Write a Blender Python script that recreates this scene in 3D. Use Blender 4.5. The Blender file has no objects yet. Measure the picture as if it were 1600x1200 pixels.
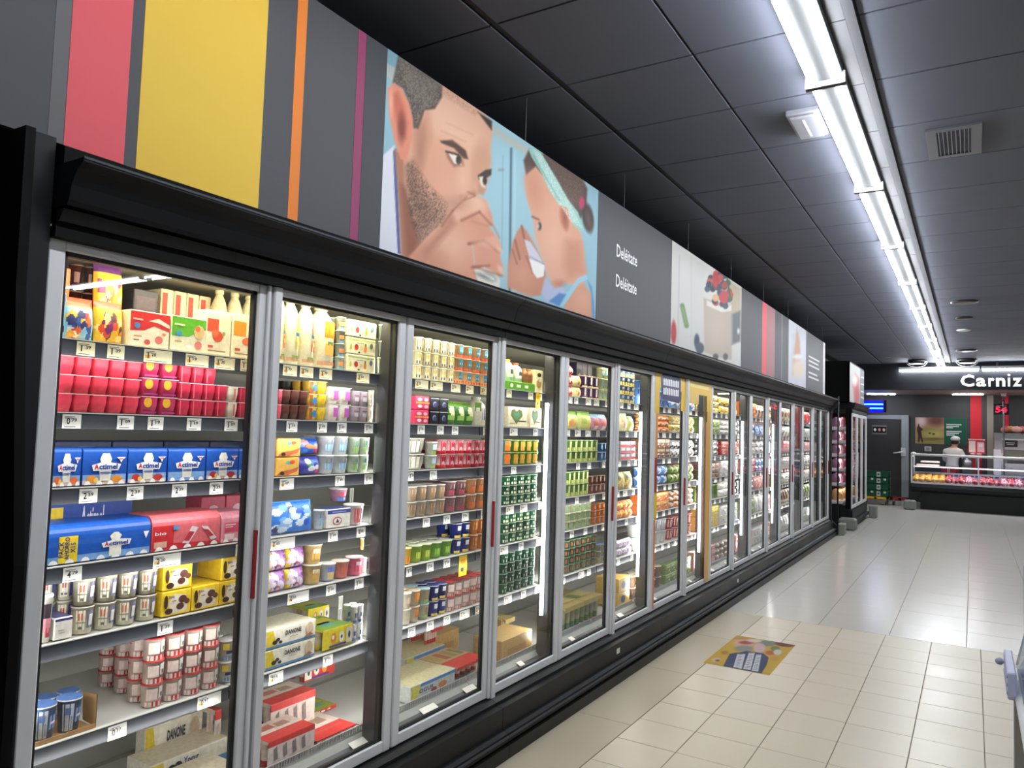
import bpy, math, random
import numpy as np
from mathutils import Matrix, Vector
random.seed(7)
C = bpy.context.scene.collection
sc = bpy.context.scene

# ------------------------------------------------------------------ camera
YAW, PITCH, ROLL, FPX, EYE = 0.551848, 0.0592, 0.031125, 1171.227, 1.70
Fv = np.array([-math.sin(YAW)*math.cos(PITCH), math.cos(YAW)*math.cos(PITCH), math.sin(PITCH)])
_r = np.array([math.cos(YAW), math.sin(YAW), 0.0]); _u = np.cross(_r, Fv)
Rv = math.cos(ROLL)*_r+math.sin(ROLL)*_u; Uv = -math.sin(ROLL)*_r+math.cos(ROLL)*_u
cam = bpy.data.cameras.new('camera'); cam.sensor_width = 36; cam.lens = 36*FPX/1600; cam.clip_end = 200
co = bpy.data.objects.new('camera', cam); C.objects.link(co)
co.matrix_world = Matrix(((Rv[0], Uv[0], -Fv[0], 0), (Rv[1], Uv[1], -Fv[1], 0), (Rv[2], Uv[2], -Fv[2], EYE), (0, 0, 0, 1)))
sc.camera = co
# ------------------------------------------------------------------ world, exposure
w = bpy.data.worlds.new('world'); sc.world = w; w.use_nodes = True
w.node_tree.nodes['Background'].inputs[0].default_value = (.8, .9, 1, 1)
w.node_tree.nodes['Background'].inputs[1].default_value = 0.05
sc.view_settings.view_transform = 'Standard'; sc.view_settings.look = 'None'
sc.view_settings.gamma = 1; sc.view_settings.use_curve_mapping = False
sc.view_settings.exposure = 0.0
sc.cycles.transparent_max_bounces = 24
sc.cycles.max_bounces = 7
TUBE = 60.0          # ceiling tubes
CASE = 1.08           # cabinet lamps

# ------------------------------------------------------------------ measuring helpers (pixel of the photo -> place in the shop)
def ray(x, y): return Fv+Rv*(x-800)/FPX+Uv*(600-y)/FPX
def onp(ax, v, x, y):
    d = ray(x, y); o = np.array([0, 0, EYE]); t = (v-o[ax])/d[ax]; return o+t*d
def y_at(px, X, Z):          # Y where the line (X, ., Z) shows at column px
    k = (px-800)/FPX; o = np.array([X, 0, Z-EYE])
    a = Rv-k*Fv
    return -(a@o)/a[1]
def z_at(py, X, Y):
    k = (600-py)/FPX; o = np.array([X, Y, -EYE])
    a = Uv-k*Fv
    return -(a@o)/a[2]
def px_of(P):
    d = np.asarray(P, float)-np.array([0, 0, EYE]); k = d@Fv
    return 800+FPX*(d@Rv)/k, 600-FPX*(d@Uv)/k

# ------------------------------------------------------------------ materials
def lin(c):
    return tuple(((v/255)/12.92 if v/255 <= .04045 else ((v/255+.055)/1.055)**2.4) for v in c[:3])+(1.0,)
def mat(name, col=None, rough=.5, metal=0, emit=None, estr=0, spec=.5, attr=False, noise=0, nscale=8, coat=0):
    m = bpy.data.materials.new(name); m.use_nodes = True
    nt = m.node_tree; b = nt.nodes['Principled BSDF']
    b.inputs['Roughness'].default_value = rough; b.inputs['Metallic'].default_value = metal
    b.inputs['Specular IOR Level'].default_value = spec
    b.inputs['Coat Weight'].default_value = coat
    if col: b.inputs['Base Color'].default_value = lin(col)
    if attr:
        a = nt.nodes.new('ShaderNodeAttribute'); a.attribute_name = 'Col'
        if attr == 'fine':      # faint ink grain so printed packs are not flat
            t = nt.nodes.new('ShaderNodeTexCoord'); n = nt.nodes.new('ShaderNodeTexNoise'); n.inputs['Scale'].default_value = 60; n.inputs['Detail'].default_value = 3
            mr = nt.nodes.new('ShaderNodeMapRange'); mr.inputs[1].default_value = .3; mr.inputs[2].default_value = .7; mr.inputs[3].default_value = .84; mr.inputs[4].default_value = 1.08
            mx = nt.nodes.new('ShaderNodeVectorMath'); mx.operation = 'SCALE'
            nt.links.new(t.outputs['Object'], n.inputs['Vector']); nt.links.new(n.outputs['Fac'], mr.inputs[0]); nt.links.new(a.outputs['Color'], mx.inputs[0]); nt.links.new(mr.outputs[0], mx.inputs['Scale'])
            nt.links.new(mx.outputs[0], b.inputs['Base Color'])
        else: nt.links.new(a.outputs['Color'], b.inputs['Base Color'])
    if noise:
        t = nt.nodes.new('ShaderNodeNewGeometry'); n = nt.nodes.new('ShaderNodeTexNoise'); n.inputs['Scale'].default_value = nscale
        n.inputs['Detail'].default_value = 5
        mx = nt.nodes.new('ShaderNodeMix'); mx.data_type = 'RGBA'
        c = lin(col)
        mx.inputs[6].default_value = tuple(v*(1-noise) for v in c[:3])+(1,)
        mx.inputs[7].default_value = tuple(min(1, v*(1+noise)) for v in c[:3])+(1,)
        nt.links.new(t.outputs['Position'], n.inputs['Vector']); nt.links.new(n.outputs['Fac'], mx.inputs[0])
        nt.links.new(mx.outputs[2], b.inputs['Base Color'])
        mr = nt.nodes.new('ShaderNodeMapRange'); mr.inputs[3].default_value = max(.02, rough-.08); mr.inputs[4].default_value = rough+.08
        nt.links.new(n.outputs['Fac'], mr.inputs[0]); nt.links.new(mr.outputs[0], b.inputs['Roughness'])
    if emit:
        b.inputs['Emission Color'].default_value = lin(emit); b.inputs['Emission Strength'].default_value = estr
    return m
def glass_mat(name, tint=(255, 255, 255), ior=1.5):
    m = bpy.data.materials.new(name); m.use_nodes = True; nt = m.node_tree; nt.nodes.clear()
    o = nt.nodes.new('ShaderNodeOutputMaterial'); tr = nt.nodes.new('ShaderNodeBsdfTransparent'); gl = nt.nodes.new('ShaderNodeBsdfGlossy')
    tr.inputs[0].default_value = lin(tint); gl.inputs['Roughness'].default_value = 0.01
    fr = nt.nodes.new('ShaderNodeFresnel'); fr.inputs[0].default_value = ior
    g = nt.nodes.new('ShaderNodeNewGeometry'); inv = nt.nodes.new('ShaderNodeMath'); inv.operation = 'SUBTRACT'; inv.inputs[0].default_value = 1
    mul = nt.nodes.new('ShaderNodeMath'); mul.operation = 'MULTIPLY'
    nt.links.new(g.outputs['Backfacing'], inv.inputs[1]); nt.links.new(inv.outputs[0], mul.inputs[0]); nt.links.new(fr.outputs[0], mul.inputs[1])
    mx = nt.nodes.new('ShaderNodeMixShader')
    nt.links.new(mul.outputs[0], mx.inputs[0]); nt.links.new(tr.outputs[0], mx.inputs[1]); nt.links.new(gl.outputs[0], mx.inputs[2])
    nt.links.new(mx.outputs[0], o.inputs[0])
    return m
M = dict(
 printed=mat('printed_packaging', rough=.42, attr='fine'),
 plastic=mat('moulded_plastic', rough=.3, attr=True),
 paper=mat('matt_print', rough=.6, attr=True, spec=.3),
 vinyl=mat('vinyl_print', rough=.35, attr=True),
 black=mat('black_painted_steel', (15, 16, 17), rough=.45, spec=.4, noise=.15, nscale=3),
 deepblack=mat('deep_black_panel', (5, 5, 6), rough=.7, spec=.15),
 charcoal=mat('charcoal_steel', (24, 26, 31), rough=.48, spec=.25, noise=.1, nscale=2),
 cove=mat('canopy_steel', (14, 16, 22), rough=.45, spec=.22, noise=.1, nscale=2),
 alu=mat('anodised_aluminium', (220, 222, 226), rough=.4, metal=.1, noise=.05, nscale=6),
 gasket=mat('rubber_gasket', (24, 25, 27), rough=.6),
 mull=mat('mullion_paint', (48, 50, 54), rough=.5),
 liner=mat('cabinet_liner', (150, 152, 146), rough=.55, noise=.05),
 rail=mat('price_rail_plastic', (62, 66, 73), rough=.42, spec=.35),
 white=mat('white_enamel', (232, 232, 230), rough=.4),
 red=mat('red_plastic', (150, 20, 30), rough=.4),
 steel=mat('brushed_steel', (150, 150, 150), rough=.3, metal=.85, noise=.1, nscale=12),
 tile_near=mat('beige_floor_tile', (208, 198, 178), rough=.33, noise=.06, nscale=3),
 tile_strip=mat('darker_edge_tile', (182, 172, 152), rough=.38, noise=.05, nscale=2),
 tile_far=mat('polished_floor_tile', (200, 197, 188), rough=.21),
 grout=mat('floor_grout', (128, 120, 108), rough=.7),
 ceil=mat('dark_ceiling_tile', (84, 88, 102), rough=.7, noise=.04, nscale=4),
 ceilgrid=mat('ceiling_grid', (12, 13, 18), rough=.6),
 ceilbright=mat('ceiling_channel', (66, 67, 72), rough=.5),
 wall=mat('charcoal_wall_paint', (60, 60, 61), rough=.7, noise=.05),
 soffit=mat('taupe_soffit', (150, 138, 130), rough=.7, noise=.05),
 tube=mat('lit_tube', (255, 255, 255), emit=(247, 251, 255), estr=TUBE),
 caselamp=mat('lit_case_tube', (255, 255, 255), emit=(246, 250, 255), estr=7),
 blue=mat('lit_blue_tube', (60, 150, 255), emit=(60, 140, 255), estr=5),
 bluecase=mat('blue_lit_housing', (30, 20, 190), emit=(20, 10, 230), estr=.8),
 redled=mat('red_led_digits', (255, 20, 60), emit=(255, 20, 60), estr=3),
 glass=glass_mat('door_glass'), bent=glass_mat('counter_glass', (235, 240, 245)),
 foot=mat('grey_bumper_plate', (128, 130, 124), rough=.5, noise=.08),
 meat=mat('raw_meat', rough=.3, attr=True),
 skin=mat('figure_cloth_and_skin', rough=.6, attr=True),
)

# ------------------------------------------------------------------ mesh builder
class MB:
    def __init__(s): s.v = []; s.f = []; s.c = []; s.sm = []
    def face(s, pts, col=(200, 200, 200), smooth=False):
        n = len(s.v); s.v += [tuple(map(float, p)) for p in pts]; s.f.append(tuple(range(n, n+len(pts)))); s.c.append(col); s.sm.append(smooth); return s
    def box(s, x0, x1, y0, y1, z0, z1, col=(200, 200, 200), top=None, front=None, side=None):
        n = len(s.v)
        s.v += [(x0, y0, z0), (x1, y0, z0), (x1, y1, z0), (x0, y1, z0), (x0, y0, z1), (x1, y0, z1), (x1, y1, z1), (x0, y1, z1)]
        for q, c in (((0, 3, 2, 1), col), ((4, 5, 6, 7), top or col), ((0, 1, 5, 4), side or col), ((2, 3, 7, 6), side or col), ((1, 2, 6, 5), front or col), ((3, 0, 4, 7), col)):
            s.f.append(tuple(n+i for i in q)); s.c.append(c); s.sm.append(False)
        return s
    def cbox(s, x0, x1, y0, y1, z0, z1, b, col=(200, 200, 200)):      # box with chamfered edges
        P = []
        for sx in (0, 1):
            for sy in (0, 1):
                for sz in (0, 1):
                    cx, cy, cz = (x1 if sx else x0), (y1 if sy else y0), (z1 if sz else z0)
                    dx, dy, dz = (-b if sx else b), (-b if sy else b), (-b if sz else b)
                    P.append([(cx, cy+dy, cz+dz), (cx+dx, cy, cz+dz), (cx+dx, cy+dy, cz)])
        n = len(s.v); I = lambda a, k: n+a*3+k
        for t in P: s.v += t
        cn = np.array([(x0+x1)/2, (y0+y1)/2, (z0+z1)/2])
        F = [(I(0, 0), I(1, 0), I(3, 0), I(2, 0)), (I(4, 0), I(5, 0), I(7, 0), I(6, 0)), (I(0, 1), I(1, 1), I(5, 1), I(4, 1)), (I(2, 1), I(3, 1), I(7, 1), I(6, 1)),
             (I(0, 2), I(2, 2), I(6, 2), I(4, 2)), (I(1, 2), I(3, 2), I(7, 2), I(5, 2))]
        for a, b2, k1, k2 in ((0, 1, 0, 1), (2, 3, 0, 1), (4, 5, 0, 1), (6, 7, 0, 1), (0, 2, 0, 2), (1, 3, 0, 2), (4, 6, 0, 2), (5, 7, 0, 2), (0, 4, 1, 2), (1, 5, 1, 2), (2, 6, 1, 2), (3, 7, 1, 2)):
            F.append((I(a, k1), I(b2, k1), I(b2, k2), I(a, k2)))
        for a in range(8): F.append((I(a, 0), I(a, 1), I(a, 2)))
        for q in F:
            p = [np.array(s.v[i]) for i in q]; nn = np.cross(p[1]-p[0], p[2]-p[0])
            if nn@(sum(p)/len(p)-cn) < 0: q = q[::-1]
            s.f.append(q); s.c.append(col); s.sm.append(False)
        return s
    def prism(s, prof, y0, y1, col=(200, 200, 200), smooth=False):    # XZ profile pushed along Y (profile clockwise seen from -Y => outward)
        n = len(s.v); k = len(prof)
        s.v += [(x, y0, z) for x, z in prof]+[(x, y1, z) for x, z in prof]
        A = sum(prof[i][0]*prof[(i+1) % k][1]-prof[(i+1) % k][0]*prof[i][1] for i in range(k))
        for i in range(k):
            j = (i+1) % k; q = (n+i, n+j, n+k+j, n+k+i)
            s.f.append(q if A < 0 else q[::-1]); s.c.append(col); s.sm.append(smooth)
        a = tuple(range(n, n+k)); b = tuple(range(n+k, n+2*k))
        s.f += [a if A > 0 else a[::-1], b[::-1] if A > 0 else b]; s.c += [col, col]; s.sm += [False, False]
        return s
    def lathe(s, cx, cy, prof, n=14, flat=True):                     # prof: (r, z, colour of the band above)
        b = len(s.v)
        for r, z, _ in prof:
            s.v += [(cx+r*math.cos(2*math.pi*i/n), cy+r*math.sin(2*math.pi*i/n), z) for i in range(n)]
        for j in range(len(prof)-1):
            for i in range(n):
                k = (i+1) % n
                s.f.append((b+j*n+i, b+j*n+k, b+(j+1)*n+k, b+(j+1)*n+i)); s.c.append(prof[j][2]); s.sm.append(True)
        s.f.append(tuple(b+i for i in range(n))[::-1]); s.c.append(prof[0][2]); s.sm.append(False)
        s.f.append(tuple(b+(len(prof)-1)*n+i for i in range(n))); s.c.append(prof[-1][2]); s.sm.append(False)
        return s
    def tube(s, p0, p1, r, n=8, col=(200, 200, 200)):
        p0, p1 = Vector(p0), Vector(p1); d = (p1-p0).normalized(); a = d.orthogonal().normalized(); c = d.cross(a); b = len(s.v)
        for p in (p0, p1):
            for i in range(n):
                t = 2*math.pi*i/n; s.v.append(tuple(p+a*r*math.cos(t)+c*r*math.sin(t)))
        for i in range(n):
            k = (i+1) % n; s.f.append((b+i, b+k, b+n+k, b+n+i)); s.c.append(col); s.sm.append(True)
        s.f += [tuple(b+i for i in range(n))[::-1], tuple(b+n+i for i in range(n))]; s.c += [col]*2; s.sm += [False]*2
        return s
    def blob(s, cx, cy, cz, rx, ry, rz, col, n=8, m=5, wob=0):
        b = len(s.v)
        for j in range(m+1):
            t = math.pi*j/m
            for i in range(n):
                a = 2*math.pi*i/n; k = 1+random.uniform(-wob, wob)
                s.v.append((cx+rx*k*math.sin(t)*math.cos(a), cy+ry*k*math.sin(t)*math.sin(a), cz+rz*k*math.cos(t)))
        for j in range(m):
            for i in range(n):
                k = (i+1) % n; cc = col if not callable(col) else col(i, j)
                s.f.append((b+j*n+k, b+j*n+i, b+(j+1)*n+i, b+(j+1)*n+k)[::-1]); s.c.append(cc); s.sm.append(True)
        return s
    def flip_fix(s): return s
_tc = {}
def text_geo(t, bold=.0):
    k = (t, bold)
    if k not in _tc:
        cu = bpy.data.curves.new('lettering', 'FONT'); cu.body = t; cu.size = 1; cu.offset = bold; cu.resolution_u = 2
        ob = bpy.data.objects.new('lettering', cu); me = bpy.data.meshes.new_from_object(ob)
        V = [(v.co.x, v.co.y) for v in me.vertices]; Fc = [tuple(p.vertices) for p in me.polygons]
        bpy.data.objects.remove(ob); bpy.data.meshes.remove(me); bpy.data.curves.remove(cu)
        if not V: V = [(0, 0), (1, 0), (1, 1)]; Fc = []
        xs = [v[0] for v in V]; ys = [v[1] for v in V]; x0, x1, y0, y1 = min(xs), max(xs), min(ys), max(ys)
        _tc[k] = ([((x-x0)/(x1-x0), (y-y0)/(y1-y0)) for x, y in V], Fc, (x1-x0)/(y1-y0))
    return _tc[k]
def add_text(mb, t, f, w, h, col, bold=.01):     # f maps (u,v in metres) to 3D; text fills w x h
    V, Fc, asp = text_geo(t, bold); n = len(mb.v)
    mb.v += [tuple(map(float, f(u*w, v*h))) for u, v in V]
    for q in Fc: mb.f.append(tuple(n+i for i in q)); mb.c.append(col); mb.sm.append(False)
def build(name, mb, material, parent=None, origin=None):
    o0 = parent['_o'] if parent is not None else (origin or (0, 0, 0))
    me = bpy.data.meshes.new(name)
    me.from_pydata([(x-o0[0], y-o0[1], z-o0[2]) for x, y, z in mb.v], [], mb.f)
    cols = []
    for q, c in zip(mb.f, mb.c): cols += list(lin(c))*len(q)
    a = me.color_attributes.new('Col', 'FLOAT_COLOR', 'CORNER'); a.data.foreach_set('color', cols)
    me.polygons.foreach_set('use_smooth', mb.sm)
    me.materials.append(M[material]); me.update()
    o = bpy.data.objects.new(name, me); C.objects.link(o)
    if parent is not None: o.parent = parent; o['_o'] = list(o0)
    else: o.location = o0; o['_o'] = list(o0)
    return o
def tag(o, label=None, cat=None, group=None, kind=None):
    if label: o['label'] = label
    if cat: o['category'] = cat
    if group: o['group'] = group
    if kind: o['kind'] = kind
    return o
def thing(name, label, cat, loc=(0, 0, 0), group=None, kind=None):
    o = bpy.data.objects.new(name, None); C.objects.link(o); o.location = loc; o['_o'] = list(loc); o.empty_display_size = .05
    return tag(o, label, cat, group, kind)
def copy_thing(o, loc, label=None):
    r = o.copy(); C.objects.link(r); r.location = loc; r['_o'] = list(loc)
    if label: r['label'] = label
    for ch in o.children:
        c = ch.copy(); C.objects.link(c); c.parent = r
    return r
def light_area(name, loc, d, axis, sx, sy, power, col=(1, 1, 1), parent=None):   # sy runs along axis, shines towards d
    l = bpy.data.lights.new(name, 'AREA'); l.shape = 'RECTANGLE'; l.size = sx; l.size_y = sy; l.energy = power; l.color = col
    o = bpy.data.objects.new(name, l); C.objects.link(o)
    zz = -Vector(d).normalized(); yy = Vector(axis); yy = (yy-zz*yy.dot(zz)).normalized(); xx = yy.cross(zz)
    o.matrix_basis = Matrix((xx, yy, zz)).transposed().to_4x4()
    if parent is not None: o.parent = parent; o.location = tuple(loc[i]-parent['_o'][i] for i in range(3))
    else: o.location = loc
    return o
ORD = ['first', 'second', 'third', 'fourth', 'fifth', 'sixth', 'seventh', 'eighth', 'ninth', 'tenth', 'eleventh', 'twelfth', 'thirteenth', 'fourteenth', 'fifteenth', 'sixteenth', 'seventeenth', 'eighteenth', 'nineteenth', 'twentieth', 'twenty-first', 'twenty-second', 'twenty-third', 'twenty-fourth']

def ORDX(k): return ORD[k] if k < 20 else '%d%s' % (k+1, {1: 'st', 2: 'nd', 3: 'rd'}.get((k+1) % 10, 'th'))
# ------------------------------------------------------------------ room shell
ZC = 3.67
XL, XR, YB, YE = -3.1, 8.5, -3.0, 24.0
fl = build('floor', MB().box(XL-.1, XR, YB, YE+.1, -.06, -.004), 'grout'); tag(fl, kind='structure')
ft = None
# strip beside the cabinets, long pieces
for k in range(9):
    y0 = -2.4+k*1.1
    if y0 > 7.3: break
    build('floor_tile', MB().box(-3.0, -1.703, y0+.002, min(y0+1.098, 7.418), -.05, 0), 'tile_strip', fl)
def tiles(xs, ys, g, m):
    cache = {}
    for a, b in zip(xs, xs[1:]):
        for c, d in zip(ys, ys[1:]):
            key = (round(b-a, 3), round(d-c, 3))
            if key not in cache:
                o = build('floor_tile', MB().cbox(-(b-a)/2+g, (b-a)/2-g, -(d-c)/2+g, (d-c)/2-g, -.05, 0, .0015), m)
                o.parent = fl; cache[key] = o
            else:
                o = cache[key].copy(); C.objects.link(o)
            o.location = ((a+b)/2, (c+d)/2, random.uniform(-.0004, .0004))
xs = [-1.70]+[-.3037+.3522*k for k in range(-3, 6)]
ys = [7.42]+[7.032-.3376*j for j in range(0, 19)]
tiles(xs, ys[::-1], .0022, 'tile_near')
tiles([-3.0, -2.36, -1.785, -1.208, -.63, -.052, .53, 1.11, 1.69], [7.42+.592*k for k in range(0, 19)], .002, 'tile_far')
build('floor_tile', MB().box(1.112, XR, YB, 7.418, -.05, -.001), 'tile_near', fl)
build('floor_tile', MB().box(1.692, XR, 7.422, YE, -.05, -.001), 'tile_far', fl)
build('floor_tile', MB().box(-3.0, 1.69, 7.42+.592*18+.002, YE, -.05, -.001), 'tile_far', fl)
build('floor_tile', MB().box(-1.70, 1.112, YB, 7.032-.3376*18-.003, -.05, -.001), 'tile_near', fl)

ce = build('ceiling', MB().box(XL-.1, XR, YB, YE+.1, ZC+.012, ZC+.08), 'ceilgrid'); tag(ce, kind='structure')
xA, dxc, yc0, dyc = -1.993, .761, 2.962, .737
cols_c = [(xA-.9, xA-.02, 1), (xA+.02, xA+dxc-.006, 1), (xA+dxc+.006, xA+1.82*dxc, 1), (xA+2*dxc+.028, xA+4*dxc-.008, 1), (xA+4*dxc+.008, xA+6*dxc-.006, 1), (xA+6*dxc+.006, XR, 1)]
cc = {}
for ci, (a, b, _) in enumerate(cols_c):
    a = max(a, XL)
    for j in range(-8, 29):
        y0 = yc0+dyc*j
        key = ci
        if key not in cc:
            o = build('ceiling_tile', MB().cbox(-(b-a)/2, (b-a)/2, -dyc/2+.006, dyc/2-.006, 0, .011, .003), 'ceil'); o.parent = ce; cc[key] = o
        else: o = cc[key].copy(); C.objects.link(o)
        o.location = ((a+b)/2, y0+dyc/2, ZC+random.uniform(0, .001))
# pale channel beside the lamp row, in lengths
for j in range(-8, 29):
    y0 = yc0+dyc*j
    build('channel_cover', MB().box(xA+1.82*dxc+.008, xA+2*dxc-.03, y0+.004, y0+dyc-.004, ZC-.004, ZC+.011), 'ceilbright', ce)
build('channel_edge', MB().box(xA+2*dxc-.026, xA+2*dxc+.02, YB, YE, ZC-.016, ZC+.01), 'ceilbright', ce)

tag(build('wall_left', MB().box(XL-.15, XL, YB, YE, 0, ZC+.01), 'wall'), kind='structure')
tag(build('wall_right', MB().box(XR, XR+.15, YB, YE, 0, ZC+.01), 'wall'), kind='structure')
tag(build('wall_front', MB().box(XL-.15, XR+.15, YB-.15, YB, 0, ZC+.01), 'wall'), kind='structure')
we = tag(build('wall_back', MB().box(XL-.15, XR+.15, YE, YE+.15, 0, ZC+.01), 'wall'), kind='structure')
tag(build('trim_1', MB().box(XL, XR, 21.5, 21.75, 3.0, ZC), 'charcoal'), kind='structure')
tag(build('trim_2', MB().box(XL, XR, 21.75, YE, 3.0, 3.05), 'soffit'), kind='structure')

# ------------------------------------------------------------------ ceiling lamps
def fixture(y0, L, x, label, group, z=3.6):
    t = thing('ceiling_light', label, 'light', (x, y0+L/2, z), group)
    hb = MB().prism([(x-.085, z+.065), (x+.085, z+.065), (x+.085, z+.02), (x+.035, z-.005), (x-.035, z-.005), (x-.085, z+.02)], y0+.012, y0+L-.012, (84, 86, 88))
    hb.box(x-.02, x+.02, y0+.3, y0+.34, z+.06, ZC, (90, 90, 90)); hb.box(x-.02, x+.02, y0+L-.34, y0+L-.3, z+.06, ZC, (90, 90, 90))
    build('housing', hb, 'plastic', t)
    for s in (-.06, .06):
        build('light_tube', MB().tube((x+s, y0+.03, z-.012), (x+s, y0+L-.03, z-.012), .017, 8, (255, 255, 255)), 'tube', t)
    for yy in (y0+.004, y0+L-.018):
        build('end_cap', MB().box(x-.1, x+.1, yy, yy+.014, z-.035, z+.03, (110, 110, 112)), 'plastic', t)
    return t
f0 = None
for k in range(-2, 9):
    y0 = 4.165+1.962*k
    lb = 'twin-tube ceiling light over the aisle, %s in the row counted from the near end' % ORD[k+2]
    if f0 is None: f0 = fixture(y0, 1.955, -.66, lb, 'aisle ceiling lights'); base = y0
    else:
        copy_thing(f0, (-.66, y0+1.955/2, 3.6), lb)
# lamps that run across the shop over the neighbouring aisles (first row seen mirrored in the first door; second unseen, added for ambient light)
g0 = None
for j, yy in enumerate((6.0, 0.2)):
    for k in range(2):
        x = 4.2+k*1.975
        lb = 'out-of-view twin-tube ceiling light across the neighbouring aisle, %s crosswise row, %s' % (ORD[j], 'left' if k == 0 else 'right')
        if g0 is None:
            g0 = fixture(-.975, 1.95, 0, lb, 'crosswise ceiling lights'); g0.rotation_euler[2] = math.pi/2; g0.location = (x, yy, 3.6)
        else:
            o = copy_thing(g0, (x, yy, 3.6), lb)

# ------------------------------------------------------------------ refrigerated cabinet run
W = .78; Y0 = 1.068; GX = [Y0+W*i for i in range(18)]
DX = -2.185; ZB, ZT = .278, 2.219
DOOR = {}
def cabinet(i0, i1, label):
    ya, yb = GX[i0], GX[i1]; g = .002
    t = thing('refrigerated_cabinet', label, 'refrigerator', (-2.6, (ya+yb)/2, 0), 'glass door refrigerators along the left wall')
    cove = [(-2.10, 2.272), (-2.092, 2.285), (-2.087, 2.305), (-2.082, 2.325), (-2.072, 2.345), (-2.055, 2.366), (-2.03, 2.382), (-2.03, 2.392), (-2.2, 2.392), (-2.2, 2.272)]
    build('canopy', MB().prism(cove, ya+g, yb-g, smooth=False), 'cove', t)
    build('canopy_lip', MB().box(-2.036, -2.0275, ya+g, yb-g, 2.388, 2.3945), 'rail', t)
    build('canopy_top', MB().box(-2.6, -2.13, ya+g, yb-g, 2.393, 2.44), 'deepblack', t)
    build('header_panel', MB().prism([(-2.135, 2.232), (-2.115, 2.264), (-2.2, 2.264), (-2.2, 2.232)], ya+g, yb-g), 'charcoal', t)
    build('top_rail', MB().box(-2.24, -2.15, ya+g, yb-g, 2.19, 2.264), 'deepblack', t)
    build('roof_panel', MB().box(-3.0, -2.2, ya+g, yb-g, 2.2, 2.26), 'liner', t)
    build('back_panel', MB().box(-3.0, -2.95, ya+g, yb-g, .12, 2.2), 'liner', t)
    # punched holes in the back panel
    hb = MB()
    for iy in range(int((yb-ya)/.05)):
        for z in (.55, .60, .65, .70, .82, .87, .92):
            hb.box(-2.9505, -2.949, ya+.03+iy*.05, ya+.036+iy*.05, z, z+.006, (70, 70, 66))
    h = build('punched_holes', hb, 'plastic', t); h['kind'] = 'stuff'
    build('deck_base', MB().prism([(-2.95, .12), (-2.95, .33), (-2.32, .33), (-2.24, .26), (-2.24, .12)], ya+g, yb-g), 'liner', t)
    build('sill', MB().prism([(-2.24, .2), (-2.24, .274), (-2.16, .274), (-2.135, .262), (-2.135, .2)], ya+g, yb-g), 'black', t)
    build('base_panel', MB().box(-2.24, -2.09, ya+g, yb-g, .13, .245), 'black', t)
    build('bumper_rail', MB().prism([(-2.1, .07), (-2.1, .135), (-2.075, .135), (-2.055, .125), (-2.055, .112), (-2.062, .108), (-2.055, .103), (-2.055, .082), (-2.07, .07)], ya+g, yb-g), 'charcoal', t)
    build('bumper_strip', MB().box(-2.056, -2.047, ya+g, yb-g, .104, .114), 'rail', t)
    build('kick_plate', MB().box(-2.6, -2.045, ya+g, yb-g, 0.0, .066), 'black', t)
    for gi in range(i0, i1+1):
        if gi % 2: continue
        if gi == i1 and gi != 17 and gi < 17 and i1 != 17: continue
        y = GX[gi]
        lo = max(ya+g, y-.05); hi = min(yb-g, y+.05)
        build('mullion', MB().cbox(-2.315, -2.235, lo, y+.05 if gi != i1 else hi, .27, 2.2, .006), 'mull', t)
        if 4 <= gi <= 12:
            build('light_tube', MB().tube((-2.268, y-.078, .56), (-2.268, y-.078, 1.865), .0125, 8, (255, 255, 255)), 'caselamp', t)
        for sg in ((-1, 1) if 0 < gi < 17 else ((1,) if gi == 0 else (-1,))):
            light_area('case_light', (-2.325, y+sg*.052, 1.2), (-.75, sg*.66, 0), (0, 0, 1), .025, 1.6, 3.6*CASE, (1, .99, .96), t)
    for di in range(i0, i1):
        a, b = GX[di]+.004, GX[di+1]-.004
        st = .049
        warm = (1, .91, .66) if di < 6 else (1, .97, .9)
        light_area('case_light', (-2.28, (a+b)/2, 2.175), (-.5, 0, -.85), (0, 1, 0), .05, .7, 2.9*CASE, warm, t)
        for z in (1.86, 1.635, 1.42, 1.19, .965, .69):
            light_area('case_light', (-2.262, (a+b)/2, z), (-.85, 0, -.5), (0, 1, 0), .02, .66, .6*CASE, (1, .98, .94), t)
        xb, xf = DX-.035, DX
        fr = MB()
        fr.cbox(xb, xf, a, a+st, ZB, ZT, .005); fr.cbox(xb, xf, b-st, b, ZB, ZT, .005)
        fr.cbox(xb, xf-.002, a+st-.004, b-st+.004, ZT-.055, ZT-.001, .004); fr.cbox(xb, xf-.002, a+st-.004, b-st+.004, ZB+.001, ZB+.05, .004)
        d = build('door', fr, 'alu', t); DOOR[di] = d
        gk = MB(); gi_, go_ = .007, 0
        for (p, q, r_, s_) in ((a+st, a+st+.01, ZB+.05, ZT-.055), (b-st-.01, b-st, ZB+.05, ZT-.055), (a+st, b-st, ZB+.05, ZB+.06), (a+st, b-st, ZT-.067, ZT-.055)):
            gk.box(xb+.002, xf-.012, p, q, r_, s_)
        build('gasket', gk, 'gasket', d)
        build('glass_pane', MB().box(xf-.022, xf-.017, a+st, b-st, ZB+.05, ZT-.055), 'glass', d)
        if di % 2 == 1:   # raised pull profile on the left stile
            build('door_handle', MB().cbox(xf-.001, xf+.018, a+.001, a+.04, ZB-.028, ZT+.003, .005), 'alu', d)
        else:
            build('door_handle', MB().cbox(xf-.001, xf+.012, b-.016, b, ZB+.0, ZT, .003), 'alu', d)
            build('red_grip', MB().box(xf+.001, xf+.0145, b-.02, b-.012, 1.07, 1.31), 'red', d)
        hy = a+.03 if di % 2 == 0 else b-.03
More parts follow.
